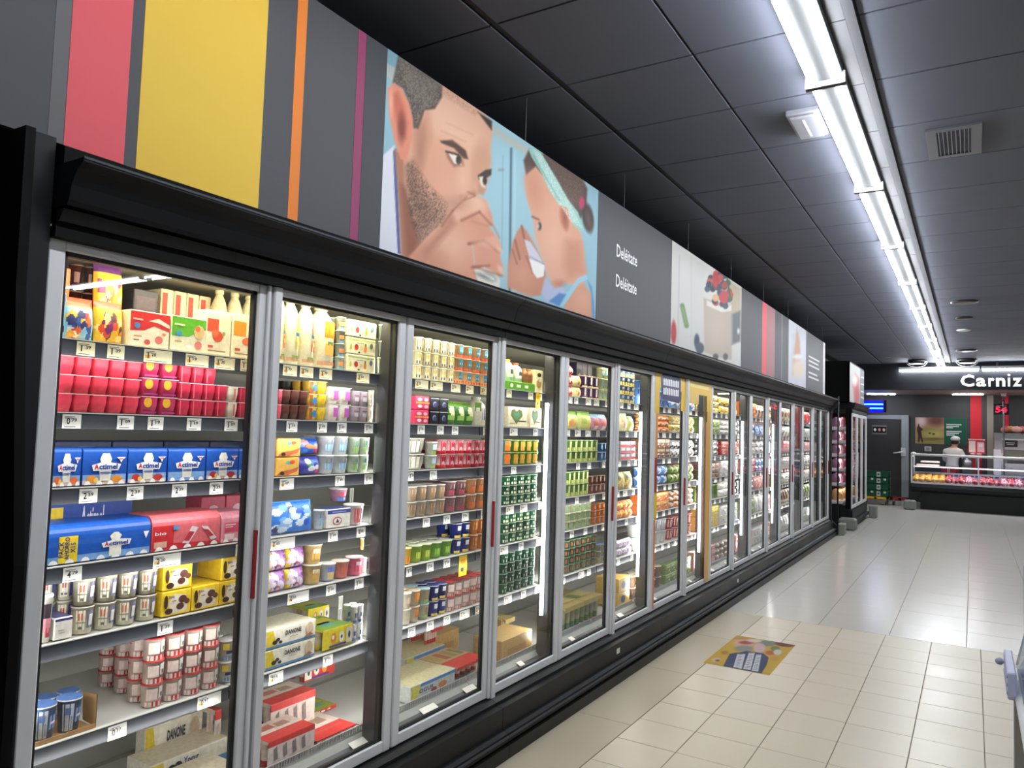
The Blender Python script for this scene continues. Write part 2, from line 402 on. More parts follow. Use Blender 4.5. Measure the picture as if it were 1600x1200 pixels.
        build('hinge', MB().box(xf-.03, xf+.012, hy-.035, hy+.035, ZT+.002, ZT+.008).tube((xf-.005, hy+.02, ZT-.01), (xf-.005, hy+.02, ZT+.02), .008), 'alu', d)
    return t
CAB = {}
for n, (i0, i1) in enumerate([(0, 3), (3, 6), (6, 9), (9, 12), (12, 15), (15, 17)]):
    _c = cabinet(i0, i1, 'black refrigerator with %s tall glass doors, %s section from the near end' % ('three' if i1-i0 == 3 else 'two', ORD[n]))
    for i in range(i0, i1): CAB[i] = _c
for y, lab in ((4.9, 'small white tag on the black base panel below the sixth glass door'), (8.0, 'small white tag on the black base below the ninth glass door')):
    tag(build('asset_tag', MB().box(-2.09, -2.088, y-.025, y+.025, .175, .21, (220, 220, 215)), 'paper', None, (-2.09, y, .19)), lab, 'tag')
# end panels of the run
e = thing('end_panel', 'black end panel closing the near end of the refrigerator row', 'panel', (-2.6, 1.0, 0))
build('side_sheet', MB().prism([(-3.05, 0), (-3.05, 2.455), (-2.111, 2.455), (-2.105, 2.03), (-2.069, 1.71), (-2.018, 1.32), (-2.017, .8), (-2.017, 0)], .96, .985), 'deepblack', e)
build('front_post', MB().box(-2.26, -2.17, .985, 1.066, 0, 2.468), 'charcoal', e)
e = thing('end_panel', 'thin black end panel closing the far end of the refrigerator row', 'panel', (-2.6, GX[17]+.03, 0))
build('side_sheet', MB().prism([(-3.05, 0), (-3.05, 2.43), (-2.03, 2.43), (-2.06, 2.25), (-2.13, 2.2), (-2.13, .27), (-2.03, .16), (-2.03, 0)], GX[17]+.006, GX[17]+.04), 'black', e)
build('edge_tube', MB().tube((-2.03, GX[17]+.023, 0.02), (-2.03, GX[17]+.023, 2.45), .014, 8), 'charcoal', e)
tag(build('bumper_plate', MB().cbox(-2.04, -1.93, GX[17]+.05, GX[17]+.35, 0, .2, .012), 'foot'), 'small grey bumper plate on the floor at the far end of the glass-door row', 'bumper')

# ------------------------------------------------------------------ shelves with their price rails
SZ = [1.928, 1.707, 1.482, 1.251, 1.028, .738, .34]      # six shelves and the deck
XS = -2.30
def price_tag_mb(Y, z, txt, wide=.055, h=.042, hint=None, colr=(236, 236, 226)):
    mb = MB(); x = XS+.004
    mb.box(x, x+.0015, Y-wide/2, Y+wide/2, z-h, z, colr)
    f = lambda u, v: (x+.0022, Y-wide/2+.012+u, z-h+.012+v)
    if txt:
        add_text(mb, txt[0], f, .004 if txt[0] == '1' else .010, .020, (25, 25, 28), .02)
        add_text(mb, txt[1], lambda u, v: (x+.0022, Y-wide/2+.026+u, z-h+.020+v), .016, .011, (25, 25, 28), .02)
    for k in range(2): mb.box(x, x+.002, Y-wide/2+.006, Y-wide/2+.006+(.022 if k else .03), z-.008-k*.004, z-.006-k*.004, (120, 120, 120))
    mb.box(x, x+.002, Y-wide/2+.006, Y+wide/2-.016, z-h+.004, z-h+.006, (70, 70, 70))
    if hint: mb.box(x, x+.002, Y-wide/2+.004, Y-wide/2+.022, z-h+.012, z-h+.022, hint)
    return mb
TAGS = {  # door -> shelf -> (photo column, two digits groups, width)
 0: {0: [(133, '1', '39', .055), (180, '1', '39', .055), (246, '1', '20', .10), (307, '1', '19', .09), (350, '1', '20', .085), (385, '1', '35', .06)],
     1: [(111, '0', '79', .055), (195, '1', '09', .055), (242, '1', '19', .055), (302, '1', '19', .055), (360, '1', '09', .055)],
     2: [(137, '2', '59', .055), (210, '2', '39', .055), (279, '2', '39', .055), (337, '2', '39', .055), (388, '2', '39', .03)],
     3: [(112, '4', '79', .055), (260, '2', '20', .10), (376, '2', '29', .05)],
     4: [(257, '1', '39', .055), (375, '1', '25', .03)],
     5: [(182, '0', '37', .06), (326, '0', '97', .095)], 6: []},
 1: {0: [(452, '1', '79', .07), (478, '1', '79', .07), (508, '1', '79', .07), (566, '1', '59', .08)],
     1: [(455, '1', '59', .055), (502, '1', '49', .055), (533, '1', '59', .055), (575, '1', '59', .055)],
     2: [(447, '1', '69', .07), (530, '1', '49', .055), (575, '1', '59', .055)],
     3: [(441, '1', '65', .12), (519, '1', '39', .055), (563, '0', '85', .055)],
     4: [(465, '0', '97', .11), (516, '1', '05', .055), (560, '1', '05', .055)],
     5: [(430, '2', '15', .07), (511, '1', '75', .055)], 6: [(560, '1', '59', .12)]},
 2: {0: [(658, '1', '25', .10), (681, '1', '25', .10), (711, '1', '25', .08), (733, '1', '15', .07), (757, '1', '25', .09)],
     1: [(657, '1', '35', .055), (687, '1', '65', .055), (710, '1', '45', .055), (758, '1', '25', .05)],
     2: [(641, '1', '39', .04), (676, '1', '25', .055)],
     3: [(665, '1', '15', .055), (697, '1', '19', .055), (726, '1', '39', .06), (756, '1', '20', .07)],
     4: [(638, '1', '15', .04), (671, '1', '35', .055), (697, '1', '29', .055), (755, '1', '39', .06)],
     5: [(642, '1', '29', .055), (671, '0', '99', .055), (697, '1', '09', .055), (725, '1', '19', .09), (748, '1', '24', .08)], 6: [(667, '1', '69', .12), (731, '1', '85', .10)]},
}
shelf_z = {}
for d in range(17):
    a, b = GX[d]+.005, GX[d+1]-.005
    for s, z in enumerate(SZ):
        deck = s == 6
        root = CAB[d]
        zz = z-.002
        if not deck:
            t = build('shelf', MB().box(-2.86, XS-.006, a, b, zz-.018, zz, (205, 205, 198)), 'plastic', root)
            build('price_rail', MB().prism([(XS-.012, zz-.001), (XS-.012, zz-.047), (XS+.002, zz-.047), (XS+.004, zz-.044), (XS+.001, zz-.004), (XS-.002, zz)], a, b), 'rail', t)
            build('shelf_edge', MB().box(XS-.012, XS+.003, a, b, zz-.0005, zz+.0025, (222, 222, 214)), 'plastic', t)
        else:
            t = build('deck_tray', MB().box(-2.9, XS-.03, a, b, zz-.018, zz, (190, 190, 184)), 'plastic', root)
            fence = MB()
            ny = int((b-a)/.014)
            for k in range(ny): fence.box(XS-.03, XS-.027, a+k*.014, a+k*.014+.007, zz, zz+.022, (170, 172, 170))
            fence.box(XS-.031, XS-.026, a, b, zz+.022, zz+.026, (185, 185, 182))
            build('front_fence', fence, 'plastic', t)
            build('price_rail', MB().prism([(XS-.03, zz-.012), (XS-.03, zz-.03), (XS+.04, zz-.06), (XS+.045, zz-.05)], a, b), 'rail', t)
        tg = TAGS.get(d, {}).get(s)
        if tg is None:
            rn = random.Random(d*10+s); tg = []
            n = rn.choice([3, 4, 4, 5]) if not deck else rn.choice([1, 2])
            for k in range(n): tg.append((a+(k+.3+.5*rn.random())*(b-a)/n, str(rn.choice([1, 1, 2, 0])), '%02d' % rn.choice([9, 19, 25, 39, 49, 59, 75, 99]), .055 if rn.random() < .6 else .085, 1))
        for q in tg:
            Yc = q[0] if len(q) > 4 else y_at(q[0], XS, z-.02)
            if len(q) > 4 or d % 2: Yc = min(max(Yc, a+q[3]/2), b-q[3]/2)
            wide = q[3]
            if deck:
                mb = MB(); x0, z0 = XS-.005, zz-.022
                nx, nz = .035, -.0165
                mb.face([(x0, Yc-wide/2, z0+.004), (x0+nx, Yc-wide/2, z0+nz+.004), (x0+nx, Yc+wide/2, z0+nz+.004), (x0, Yc+wide/2, z0+.004)], (228, 228, 220))
                mb.face([(x0+nx, Yc-wide/2, z0+nz+.003), (x0, Yc-wide/2, z0+.003), (x0, Yc+wide/2, z0+.003), (x0+nx, Yc+wide/2, z0+nz+.003)], (228, 228, 220))
                build('price_tag', mb, 'paper', t)
            else:
                near = d < 6
                hint = (236, 170, 80) if wide > .065 and near else None
                col = (240, 232, 190) if s == 0 and d < 4 else (234, 234, 226)
                build('price_tag', price_tag_mb(Yc, zz-.004, (q[1], q[2]) if near else None, wide, hint=hint, colr=col), 'paper', CAB[3] if d == 2 and Yc+wide/2 > b else t)

# ------------------------------------------------------------------ packaging builders: each returns [(part name, mesh)], x = towards the aisle, y = along the shelf
def art_flat(mb, art, x, y0, y1, z0, z1):
    k = 0
    for a in art:
        k += 1; e = x+.0005*k; U = lambda u: y0+u*(y1-y0); V = lambda v: z0+v*(z1-z0)
        if a[0] == 'r': mb.face([(e, U(a[1]), V(a[2])), (e, U(a[3]), V(a[2])), (e, U(a[3]), V(a[4])), (e, U(a[1]), V(a[4]))], a[5])
        elif a[0] == 'c': mb.face([(e, U(a[1]+a[3]*math.cos(t)), V(a[2]+a[4]*math.sin(t))) for t in [2*math.pi*i/12 for i in range(12)]], a[5])
        elif a[0] == 'p': mb.face([(e, U(u), V(v)) for u, v in a[1]], a[2])
        elif a[0] == 't': add_text(mb, a[1], lambda u, v, e=e, a=a: (e, U(a[2])+u, V(a[3])+v), (y1-y0)*a[4], (z1-z0)*a[5], a[6], a[7] if len(a) > 7 else .02)
        elif a[0] == 'tv':     # lettering turned a quarter
            add_text(mb, a[1], lambda u, v, e=e, a=a: (e, U(a[2])-v, V(a[3])+u), (z1-z0)*a[4], (y1-y0)*a[5], a[6], .02)
def carton(w, h, d, st):
    g = .0012; c = st.get('c', (235, 232, 220)); mb = MB()
    mb.cbox(-d, 0, -w/2+g, w/2-g, .0005, h-.001, min(.003, h*.06), c)
    if st.get('top'): mb.face([(-d+.004, -w/2+.004, h-.0005), (-.004, -w/2+.004, h-.0005), (-.004, w/2-.004, h-.0005), (-d+.004, w/2-.004, h-.0005)], st['top'])
    art_flat(mb, st.get('art', []), .0002, -w/2+.003, w/2-.003, .003, h-.004)
    out = [('body', mb)]
    if st.get('gable'):
        m2 = MB().prism([(-d, h-.001), (-d/2-.003, h*1.0+.03), (-d/2+.003, h+.03), (0, h-.001)], -w/2+g, w/2-g, c); m2.box(-d/2-.002, -d/2+.002, -w/2+g, w/2-g, h+.03, h+.042, c)
        out.append(('gable_top', m2))
    if st.get('flap'):
        m2 = MB().box(-.0, .012, -w/2+g, w/2-g, h*.0+.001, h*.16, st['flap']); out.append(('front_flap', m2))
    return out
def roundpack(w, h, d, st):       # film-wrapped drinks multipack: rounded upper front edge, bottle bases at the foot
    g = .0012; c = st['c']; mb = MB(); R = h*st.get('R', .3)
    pr = [(-d, .001), (-d, h)]+[(-R+R*math.sin(t), h-R+R*math.cos(t)) for t in [math.pi/2*i/5 for i in range(6)]]+[(0, .001)]
    mb.prism(pr, -w/2+g, w/2-g, c, smooth=False)
    n = st.get('hl', None)
    art_flat(mb, st.get('art', []), .0003, -w/2+.003, w/2-.003, .003, h-R)
    out = [('wrapper', mb)]
    nb = st.get('bases', 0)
    if nb:
        m2 = MB()
        for k in range(nb):
            yc = -w/2+(k+.5)*w/nb; hw = w/nb*.3
            m2.face([(.0035, yc-hw, .002), (.0035, yc+hw, .002), (.0035, yc+hw*.6, h*.10), (.0035, yc, h*.13), (.0035, yc-hw*.6, h*.10)], (240, 240, 236))
        out.append(('bottle_bases', m2))
    return out
def cup(w, h, d, st):
    r = w/2*.96; c = st.get('c', (235, 235, 225)); tp = st.get('taper', .8); n = st.get('n', 14)
    bands = st.get('bands', [])
    def rad(t): return r*(tp+(1-tp)*t)*.955
    zs = sorted(set([0.0]+[b[0] for b in bands]+[b[1] for b in bands]+[.93])); prof = []
    for z in zs:
        col = c
        for b in bands:
            if b[0]-1e-6 <= z < b[1]-1e-6: col = b[2]
        prof.append((rad(z), z*h+.0005, col))
    rim = st.get('rim', (240, 240, 236))
    prof += [(r, h*.935, rim), (r, h*.975, rim)]
    mb = MB().lathe(-r, 0, prof, n)
    for k, a in enumerate(st.get('lab', [])):      # curved label patches: (angle0, angle1, v0, v1, colour)
        na = max(1, int(abs(a[1]-a[0])/24)); e = .0004*(k+1)
        for q in range(na):
            t0, t1 = [math.radians(a[0]+(a[1]-a[0])*(q+i)/na) for i in (0, 1)]
            P = [(t0, a[2]), (t1, a[2]), (t1, a[3]), (t0, a[3])]
            mb.face([(-r+(rad(v)+e)*math.cos(t), (rad(v)+e)*math.sin(t), v*h) for t, v in P], a[4], True)
    lid = MB().lathe(-r, 0, [(r*.99, h*.972, st.get('lid', (235, 235, 235))), (r*.99, h*.995, st.get('lid', (235, 235, 235)))], n)
    if st.get('lidart'): lid.lathe(-r, 0, [(r*.6, h*.99, st['lidart']), (r*.6, h*.998, st['lidart'])], 10)
    return [('tub', mb), ('lid', lid)]
def sqcup(w, h, d, st):           # square dessert pot with a wide flat rim
    a, b = w*.36, w*.46; c = st['c']; mb = MB(); dd = min(d, w)
    def ring(s, z, k=.22):
        q = s*k; return [(-dd/2+s, -s+q, z), (-dd/2+s, s-q, z), (-dd/2+s-q, s, z), (-dd/2-s+q, s, z), (-dd/2-s, s-q, z), (-dd/2-s, -s+q, z), (-dd/2-s+q, -s, z), (-dd/2+s-q, -s, z)]
    n0 = len(mb.v); mb.v += ring(a, .0005)+ring(b*.97, h*.55)+ring(b, h*.95)
    for j in range(2):
        for i in range(8):
            k = (i+1) % 8; mb.f.append((n0+j*8+i, n0+j*8+k, n0+j*8+8+k, n0+j*8+8+i)); mb.c.append(c if j == 0 or not st.get('c2') else st['c2']); mb.sm.append(True)
    mb.f.append(tuple(n0+i for i in range(8))[::-1]); mb.c.append(c); mb.sm.append(False)
    for k, t in enumerate(st.get('art', [])):
        art_flat(mb, [t], -dd/2+b*.96+.0006*(k+1), -b*.8, b*.8, h*.06, h*.9)
    lid = MB().box(-dd+.001, -.001, -w/2+.0008, w/2-.0008, h*.95, h*.99, st.get('rim', (236, 190, 190)))
    return [('pot', mb), ('foil_lid', lid)]
def bottle(w, h, d, st):
    r = w/2*.96; c = st.get('c', (238, 232, 205))
    prof = [(r*.9, 0.001, c), (r, h*.03, c), (r, h*.62, c), (r*.93, h*.72, c), (r*.66, h*.83, c), (r*.42, h*.9, c), (r*.42, h*.93, c)]
    mb = MB().lathe(-r, 0, prof, 14)
    for k, a in enumerate(st.get('lab', [])):
        na = max(1, int(abs(a[1]-a[0])/24)); e = .0006*(k+1)
        for q in range(na):
            t0, t1 = [math.radians(a[0]+(a[1]-a[0])*(q+i)/na) for i in (0, 1)]
            mb.face([(-r+(r+e)*math.cos(t), (r+e)*math.sin(t), v*h) for t, v in ((t0, a[2]), (t1, a[2]), (t1, a[3]), (t0, a[3]))], a[4], True)
    cap = MB().lathe(-r, 0, [(r*.5, h*.92, st.get('cap', (240, 238, 225))), (r*.5, h*.995, st.get('cap', (240, 238, 225)))], 12)
    return [('bottle_body', mb), ('cap', cap)]
def art_at(art, u, v, base):
    c = base
    for a in art:
        if a[0] == 'r' and a[1] <= u <= a[3] and a[2] <= v <= a[4]: c = a[5]
        elif a[0] == 'c' and ((u-a[1])/a[3])**2+((v-a[2])/a[4])**2 <= 1: c = a[5]
    return c
def pouch(w, h, d, st):           # filled bag with a crimped top and bottom, leaning a little back
    mb = MB(); nu, nv = st.get('nu', 9), st.get('nv', 10); dd = min(d, .06); g = .002
    P = {}
    for side in (0, 1):
        for i in range(nu+1):
            for j in range(nv+1):
                u, v = i/nu, j/nv
                bul = (max(0, 1-(2*u-1)**4)*max(0, math.sin(math.pi*min(1, v*1.02))))**.55 if 0 < v < 1 else 0
                x = -dd/2+(dd/2-.003)*bul*(1 if side == 0 else -1)-.10*h*v
                P[side, i, j] = len(mb.v)
                mb.v.append((x, -w/2+g+(w-2*g)*u*(1), .001+(h-.002)*v))
    for side in (0, 1):
        for i in range(nu):
            for j in range(nv):
                q = (P[side, i, j], P[side, i+1, j], P[side, i+1, j+1], P[side, i, j+1])
                mb.f.append(q if side == 0 else q[::-1]); mb.c.append(art_at(st.get('art', []), (i+.5)/nu, (j+.5)/nv, st['c'])); mb.sm.append(True)
    seal = MB().box(-dd/2-.10*h-.002, -dd/2-.10*h+.002, -w/2+g, w/2-g, h*.965, h*.999, st.get('seal', st['c']))
    return [('bag', mb), ('top_seal', seal)]
def traypack(w, h, d, st):        # paired rows of pots under a printed card sleeve
    n = st.get('n', 4); m = st.get('m', 2); mb = MB(); pots = []
    c = st['c']; band = st.get('band'); hh = h*.98
    mb.box(-d, 0, -w/2+.001, w/2-.001, hh*.9, hh, c, top=st.get('top', c))
    if band: mb.box(-d*.42, .001, -w/2+.002, w/2-.002, hh*.985, hh*1.004, band)
    mb.box(-.004, .0015, -w/2+.001, w/2-.001, hh*.80, hh*.98, band or c)
    for a in st.get('topart', []):
        e = hh*1.005; mb.face([(-d+a[1]*d, -w/2+a[0]*w, e), (-d+a[3]*d, -w/2+a[0]*w, e), (-d+a[3]*d, -w/2+a[2]*w, e), (-d+a[1]*d, -w/2+a[2]*w, e)], a[4])
    if st.get('sleeve'):
        mb.box(-.0035, .001, -w/2+.001, w/2-.001, hh*.08, hh*.82, c); art_flat(mb, st.get('art', []), .0015, -w/2+.002, w/2-.002, hh*.08, hh*.95)
    out = [('sleeve', mb)]
    pw = w/n; pd = d/m
    for i in range(n):
        for j in range(m):
            q = MB(); r = min(pw, pd)*.46; cx, cy = -(j+.5)*pd, -w/2+(i+.5)*pw
            q.lathe(cx, cy, [(r*.74, .001, st.get('foot', c)), (r*.78, hh*.25, st.get('pot', (235, 225, 215))), (r*.95, hh*.86, st.get('pot', (235, 225, 215))), (r, hh*.88, (240, 238, 232)), (r, hh*.9, (240, 238, 232))], 10)
            out.append(('pot', q))
    return out
KIND = dict(C=(cup, 'yogurt_cup', 'cup'), Q=(sqcup, 'dessert_pot', 'dessert pot'), B=(carton, 'carton', 'carton'), R=(roundpack, 'drink_multipack', 'multipack'),
            T=(bottle, 'drink_bottle', 'bottle'), P=(pouch, 'snack_pouch', 'pouch'), K=(traypack, 'yogurt_multipack', 'multipack'))
WH = (236, 234, 226); CR = (240, 232, 196)
used = {}
def put(kind, desc, w, h, d, st, loc, lab, group, proto, name=None):
    fn, nm, cat = KIND[kind]
    full = lab
    used[full] = used.get(full, 0)+1
    if proto is not None: return copy_thing(proto, loc, full)
    parts = fn(w, h, d, st)
    if kind == 'C': nm = 'yogurt_tub' if 'tub' in desc else ('yogurt_pot' if 'pot' in desc else 'yogurt_cup')
    if kind == 'P' and 'pack' in desc: nm, cat = 'wrapped_pack', 'pack'
    t = thing(name or nm, full, cat, loc, group)
    for pn, mb in parts:
        me_o = build(pn, mb, st.get('mat', 'printed'), None, (0, 0, 0)); me_o.parent = t; me_o['_o'] = list(loc)
    return t
BACK = MB()
def back_row(kind, w, h, d, st, loc):      # pots half hidden behind the front row: one joined mass
    for pn, mb in KIND[kind][0](w, h, d, st):
        n = len(BACK.v); BACK.v += [(x+loc[0], y+loc[1], z+loc[2]) for x, y, z in mb.v]
        BACK.f += [tuple(n+i for i in q) for q in mb.f]; BACK.c += mb.c; BACK.sm += mb.sm
def row(dr, s, kind, desc, x0, x1, n, layers, ytop, st, depth=None, rows=1, xoff=0, zoff=0, where=None, skip=()):
    """n columns of a product between two photo columns of shelf s, `layers` high, top edge at photo row ytop"""
    z = SZ[s]+.002+zoff; X = XS-.018-xoff
    if s == 6: X = XS-.04-xoff
    ya, yb = y_at(x0, X, z), y_at(x1, X, z)
    lo, hi = GX[dr]+.01, GX[dr+1]+(.2 if dr % 2 == 0 else -.055)
    ya, yb = max(ya, lo), min(yb, hi)
    w = (yb-ya)/n; h = (z_at(ytop, X, ya)-z)/layers if ytop > 1 else ytop/layers
    h = max(.02, h)
    dd = depth or (w if kind in 'CQT' else .10)
    proto = None
    for r in range(rows):
        for L in range(layers):
            for k in range(n):
                if (k, L) in skip or (k, L, r) in skip: continue
                pos = []
                if n > 1: pos.append('%s column' % ORD[k])
                if layers > 1: pos.append({0: 'bottom', layers-1: 'top'}.get(L, 'middle' if layers == 3 else ('second' if L == 1 else 'third'))+' layer')
                if rows > 1 and r: pos.append('row behind')
                if where: pos.append(where)
                pos.append(('%s shelf' % ORD[s]) if s < 6 else 'bottom deck'); pos.append('%s door' % ORD[dr])
                jit = random.uniform(-.0015, .0015)
                loc = (X-r*(dd+.006)+jit, ya+w*(k+.5), z+h*L)
                if r:
                    back_row(kind, w*.985, h*.985, dd, st, loc); continue
                o = put(kind, desc, w*.985, h*.985, dd, st, loc, desc+', '+', '.join(pos), '%s on the %s behind the %s door' % (desc, ORD[s]+' shelf' if s < 6 else 'bottom deck', ORD[dr]), proto)
                if proto is None: proto = o
    return proto

# ------------------------------------------------------------------ printed designs
def S(**k): return k
RD, GN, YL, BL, OR, PU, PK, BR = (200, 40, 45), (60, 140, 50), (240, 205, 50), (40, 110, 200), (235, 140, 40), (120, 50, 120), (235, 90, 125), (80, 45, 35)
GD = (30, 95, 55); NV = (25, 40, 110); LB = (150, 200, 230)
def blobs(seed, pal, n=10, v0=.1, v1=.6, r=.1):
    q = random.Random(seed); return [('c', q.uniform(.12, .88), q.uniform(v0, v1), q.uniform(r*.5, r), q.uniform(r*.5, r), q.choice(pal)) for _ in range(n)]
jelly = S(c=(222, 62, 84), rim=(240, 190, 190))
jelly_y = S(c=(190, 45, 90), rim=(235, 190, 200), art=[('c', .35, .72, .3, .34, (225, 170, 40)), ('r', .0, .0, 1, .12, (160, 40, 110))])
jelly_r = S(c=(206, 44, 74), rim=(238, 200, 205), art=[('r', 0, 0, .12, 1, (232, 96, 118))])
jelly_w = S(c=(232, 226, 205), rim=(240, 235, 220), art=[('r', .55, .05, .75, .95, (222, 110, 120))])
jelly_o = S(c=(226, 150, 50), rim=(240, 225, 200))
drink = lambda fr: S(c=(24, 84, 178), bases=4, R=.1, art=[('r', 0, 0, 1, .30, (130, 170, 215)), ('r', 0, 0, 1, .12, (224, 196, 170) if fr else (120, 165, 220))] +
   ([('c', .2, .16, .11, .12, fr), ('c', .78, .15, .13, .11, fr), ('c', .3, .12, .06, .08, (240, 200, 90))] if fr else []) +
   [('p', [(.38, .1), (.62, .1), (.64, .42), (.6, .62), (.64, .78), (.58, .96), (.42, .96), (.36, .78), (.4, .62), (.36, .42)], (238, 234, 220)),
    ('p', [(.22, .42), (.80, .42), (.86, .62), (.66, .66), (.5, .72), (.34, .66), (.18, .60)], (240, 240, 240)), ('t', 'A', .24, .46, .10, .17, (215, 40, 50), .04), ('t', 'ctimel', .345, .46, .43, .17, (30, 60, 150), .03), ('c', .5, .36, .14, .03, (90, 120, 180)),
    ('p', [(.74, .84), (.96, .84), (.88, .74), (.85, .66), (.82, .74)], (240, 235, 235)), ('r', .8, .76, .9, .81, (220, 120, 130))])
bigdrink = S(c=(22, 88, 184), bases=7, art=[('r', 0, 0, 1, .25, (120, 165, 215)), ('r', .11, 0, .28, 1, (238, 205, 40)), ('tv', 'PACK', .155, .22, .6, .045, (40, 60, 120)), ('tv', 'AHORRO', .205, .12, .85, .045, (40, 60, 120)), ('tv', 'X15', .26, .35, .4, .045, (40, 60, 120)),
   ('p', [(.58, .06), (.70, .06), (.70, .5), (.68, .7), (.70, .85), (.66, .99), (.62, .99), (.58, .85), (.60, .7), (.58, .5)], (238, 234, 220)), ('p', [(.52, .42), (.78, .45), (.8, .66), (.66, .72), (.5, .6)], (240, 240, 240)), ('t', 'A', .53, .47, .04, .17, (215, 40, 50), .04), ('t', 'ctimel', .573, .47, .19, .17, (30, 60, 150), .03), ('p', [(.92, .9), (.98, .9), (.95, .6)], (235, 235, 240))])
bigback = S(c=(20, 66, 150), art=[('r', 0, 0, .14, .9, (225, 195, 40)), ('t', 'Actimel', .35, .4, .28, .5, (225, 225, 235)), ('c', .2, .2, .04, .1, (110, 180, 90))])
redpack = S(c=(226, 110, 118), bases=5, art=[('r', 0, 0, .3, 1, (206, 40, 50)), ('p', [(0, 0), (1, 0), (1, .12), (0, .3)], (196, 34, 46)), ('t', 'bio', .03, .62, .16, .14, (240, 220, 220)), ('r', .02, .1, .2, .35, (220, 170, 150)), ('p', [(.42, .2), (.52, .15), (.66, .8), (.56, .88)], (235, 220, 222)), ('p', [(.44, .3), (.52, .26), (.6, .62), (.52, .68)], (196, 50, 70)), ('p', [(.7, .85), (.8, .8), (.95, .25), (.86, .2)], (235, 220, 222)), ('p', [(.74, .7), (.81, .66), (.9, .38), (.83, .34)], (190, 50, 60)), ('r', .28, .8, .36, .96, (60, 150, 200))])
pinkpack = S(c=(232, 150, 165), bases=3, art=[('r', .1, .45, .7, .92, (222, 84, 110)), ('r', .12, .8, .5, .86, (245, 225, 225)), ('r', .12, .7, .4, .74, (245, 225, 225)), ('c', .85, .8, .09, .1, (70, 130, 190)), ('r', .1, .1, .45, .38, (235, 215, 215)), ('c', .85, .25, .13, .18, (215, 80, 100))])
clown = S(c=(150, 200, 225), seal=(225, 90, 60), nu=26, nv=26, art=[('r', 0, .82, 1, 1, (232, 88, 58)), ('r', 0, .76, 1, .82, (240, 140, 60))]+blobs(3, [(220, 60, 50), (240, 170, 50), (60, 60, 110), (245, 235, 210), (240, 190, 60), (50, 90, 160), (225, 110, 60)], 26, .08, .62, .14))
yelpouch = S(c=(238, 186, 48), seal=(235, 120, 90), nu=26, nv=26, art=[('r', 0, .84, 1, 1, (232, 110, 90))]+blobs(5, [(120, 50, 110), (225, 80, 50), (250, 220, 130), (90, 60, 50), (240, 150, 60), (180, 60, 110)], 24, .1, .7, .13))
yelpouch2 = S(c=(236, 190, 60), seal=(120, 60, 130), nu=18, nv=22, art=[('r', 0, .8, 1, 1, (110, 60, 130))]+blobs(9, [(240, 120, 60), (150, 70, 130), (250, 225, 150)], 14, .1, .7, .13))
redcart = S(c=(238, 226, 196), art=[('p', [(0, .42), (.35, .46), (.6, .62), (1, .5), (1, 1), (0, 1)], (206, 44, 40)), ('p', [(.45, .75), (.7, .86), (1, .7), (1, .6), (.7, .72)], (238, 214, 190)), ('c', .17, .58, .07, .09, (70, 130, 190)), ('r', .06, .74, .3, .79, (240, 180, 170)), ('c', .73, .22, .1, .12, (225, 120, 110)), ('c', .43, .12, .08, .08, (200, 90, 80)), ('c', .85, .4, .05, .05, (230, 150, 90)), ('r', .08, .25, .28, .29, (190, 140, 110)), ('r', .08, .14, .22, .17, (60, 50, 50))])
grncart = S(c=(236, 230, 196), art=[('p', [(0, .42), (.5, .44), (.8, .62), (1, .7), (1, 1), (0, 1)], (96, 176, 40)), ('c', .8, .6, .16, .22, (225, 190, 130)), ('c', .75, .7, .08, .09, (232, 120, 60)), ('c', .2, .5, .08, .09, (70, 150, 190)), ('r', .06, .74, .36, .79, (225, 240, 180)), ('c', .78, .2, .11, .13, (226, 130, 120)), ('r', .08, .24, .28, .28, (190, 150, 90)), ('c', .5, .14, .1, .06, (240, 240, 235))])
strawcart = S(c=(242, 232, 196), art=[('r', .06, .52, .5, .82, (222, 84, 52)), ('c', .48, .42, .2, .13, (226, 84, 50)), ('c', .36, .48, .12, .1, (232, 110, 70)), ('r', .1, .14, .3, .2, (205, 90, 70)), ('r', .1, .06, .8, .09, (170, 130, 110)), ('c', .7, .5, .07, .05, (150, 160, 80))])
orangecart = S(c=(242, 232, 196), art=[('r', .04, .5, .5, .84, (236, 150, 44)), ('c', .6, .38, .24, .1, (230, 110, 60)), ('c', .72, .46, .12, .07, (236, 140, 60)), ('r', .1, .14, .3, .2, (205, 90, 70)), ('r', .1, .06, .8, .09, (170, 130, 110))])
darkpot = S(c=(66, 36, 34), lid=(90, 60, 60), rim=(120, 90, 90), lab=[(-40, 10, .3, .7, (110, 60, 50))])
whitetub = S(c=(234, 228, 202), lid=(90, 84, 78), rim=(240, 236, 222), taper=.84, lab=[(-62, -12, .15, .85, (240, 236, 215)), (-50, -24, .5, .75, (214, 120, 90)), (-46, -28, .18, .28, (120, 112, 96)), (0, 42, .2, .85, (110, 112, 150)), (8, 34, .3, .7, (228, 224, 210)), (-60, -10, .4, .44, (150, 140, 120))])
whitetub2 = S(c=(234, 230, 210), lid=(210, 206, 196), rim=(240, 236, 222), taper=.84, lab=[(-62, -8, .15, .85, (240, 236, 222)), (-48, -22, .5, .72, (205, 90, 80)), (4, 40, .15, .85, (90, 96, 160)), (-56, -14, .22, .3, (100, 92, 90))])
tallcup = S(c=(238, 234, 220), lid=(225, 225, 220), rim=(242, 240, 232), taper=.78, lab=[(-50, 30, .5, .8, (60, 50, 60)), (-40, 40, .2, .5, (225, 150, 160)), (-10, 30, .1, .3, (205, 60, 90))])
smallbox = S(c=(236, 232, 220), top=(60, 60, 110), art=[('r', 0, .88, 1, 1, (60, 60, 120)), ('r', .2, .4, .55, .44, (170, 165, 155)), ('r', .25, .28, .6, .32, (190, 185, 175))])
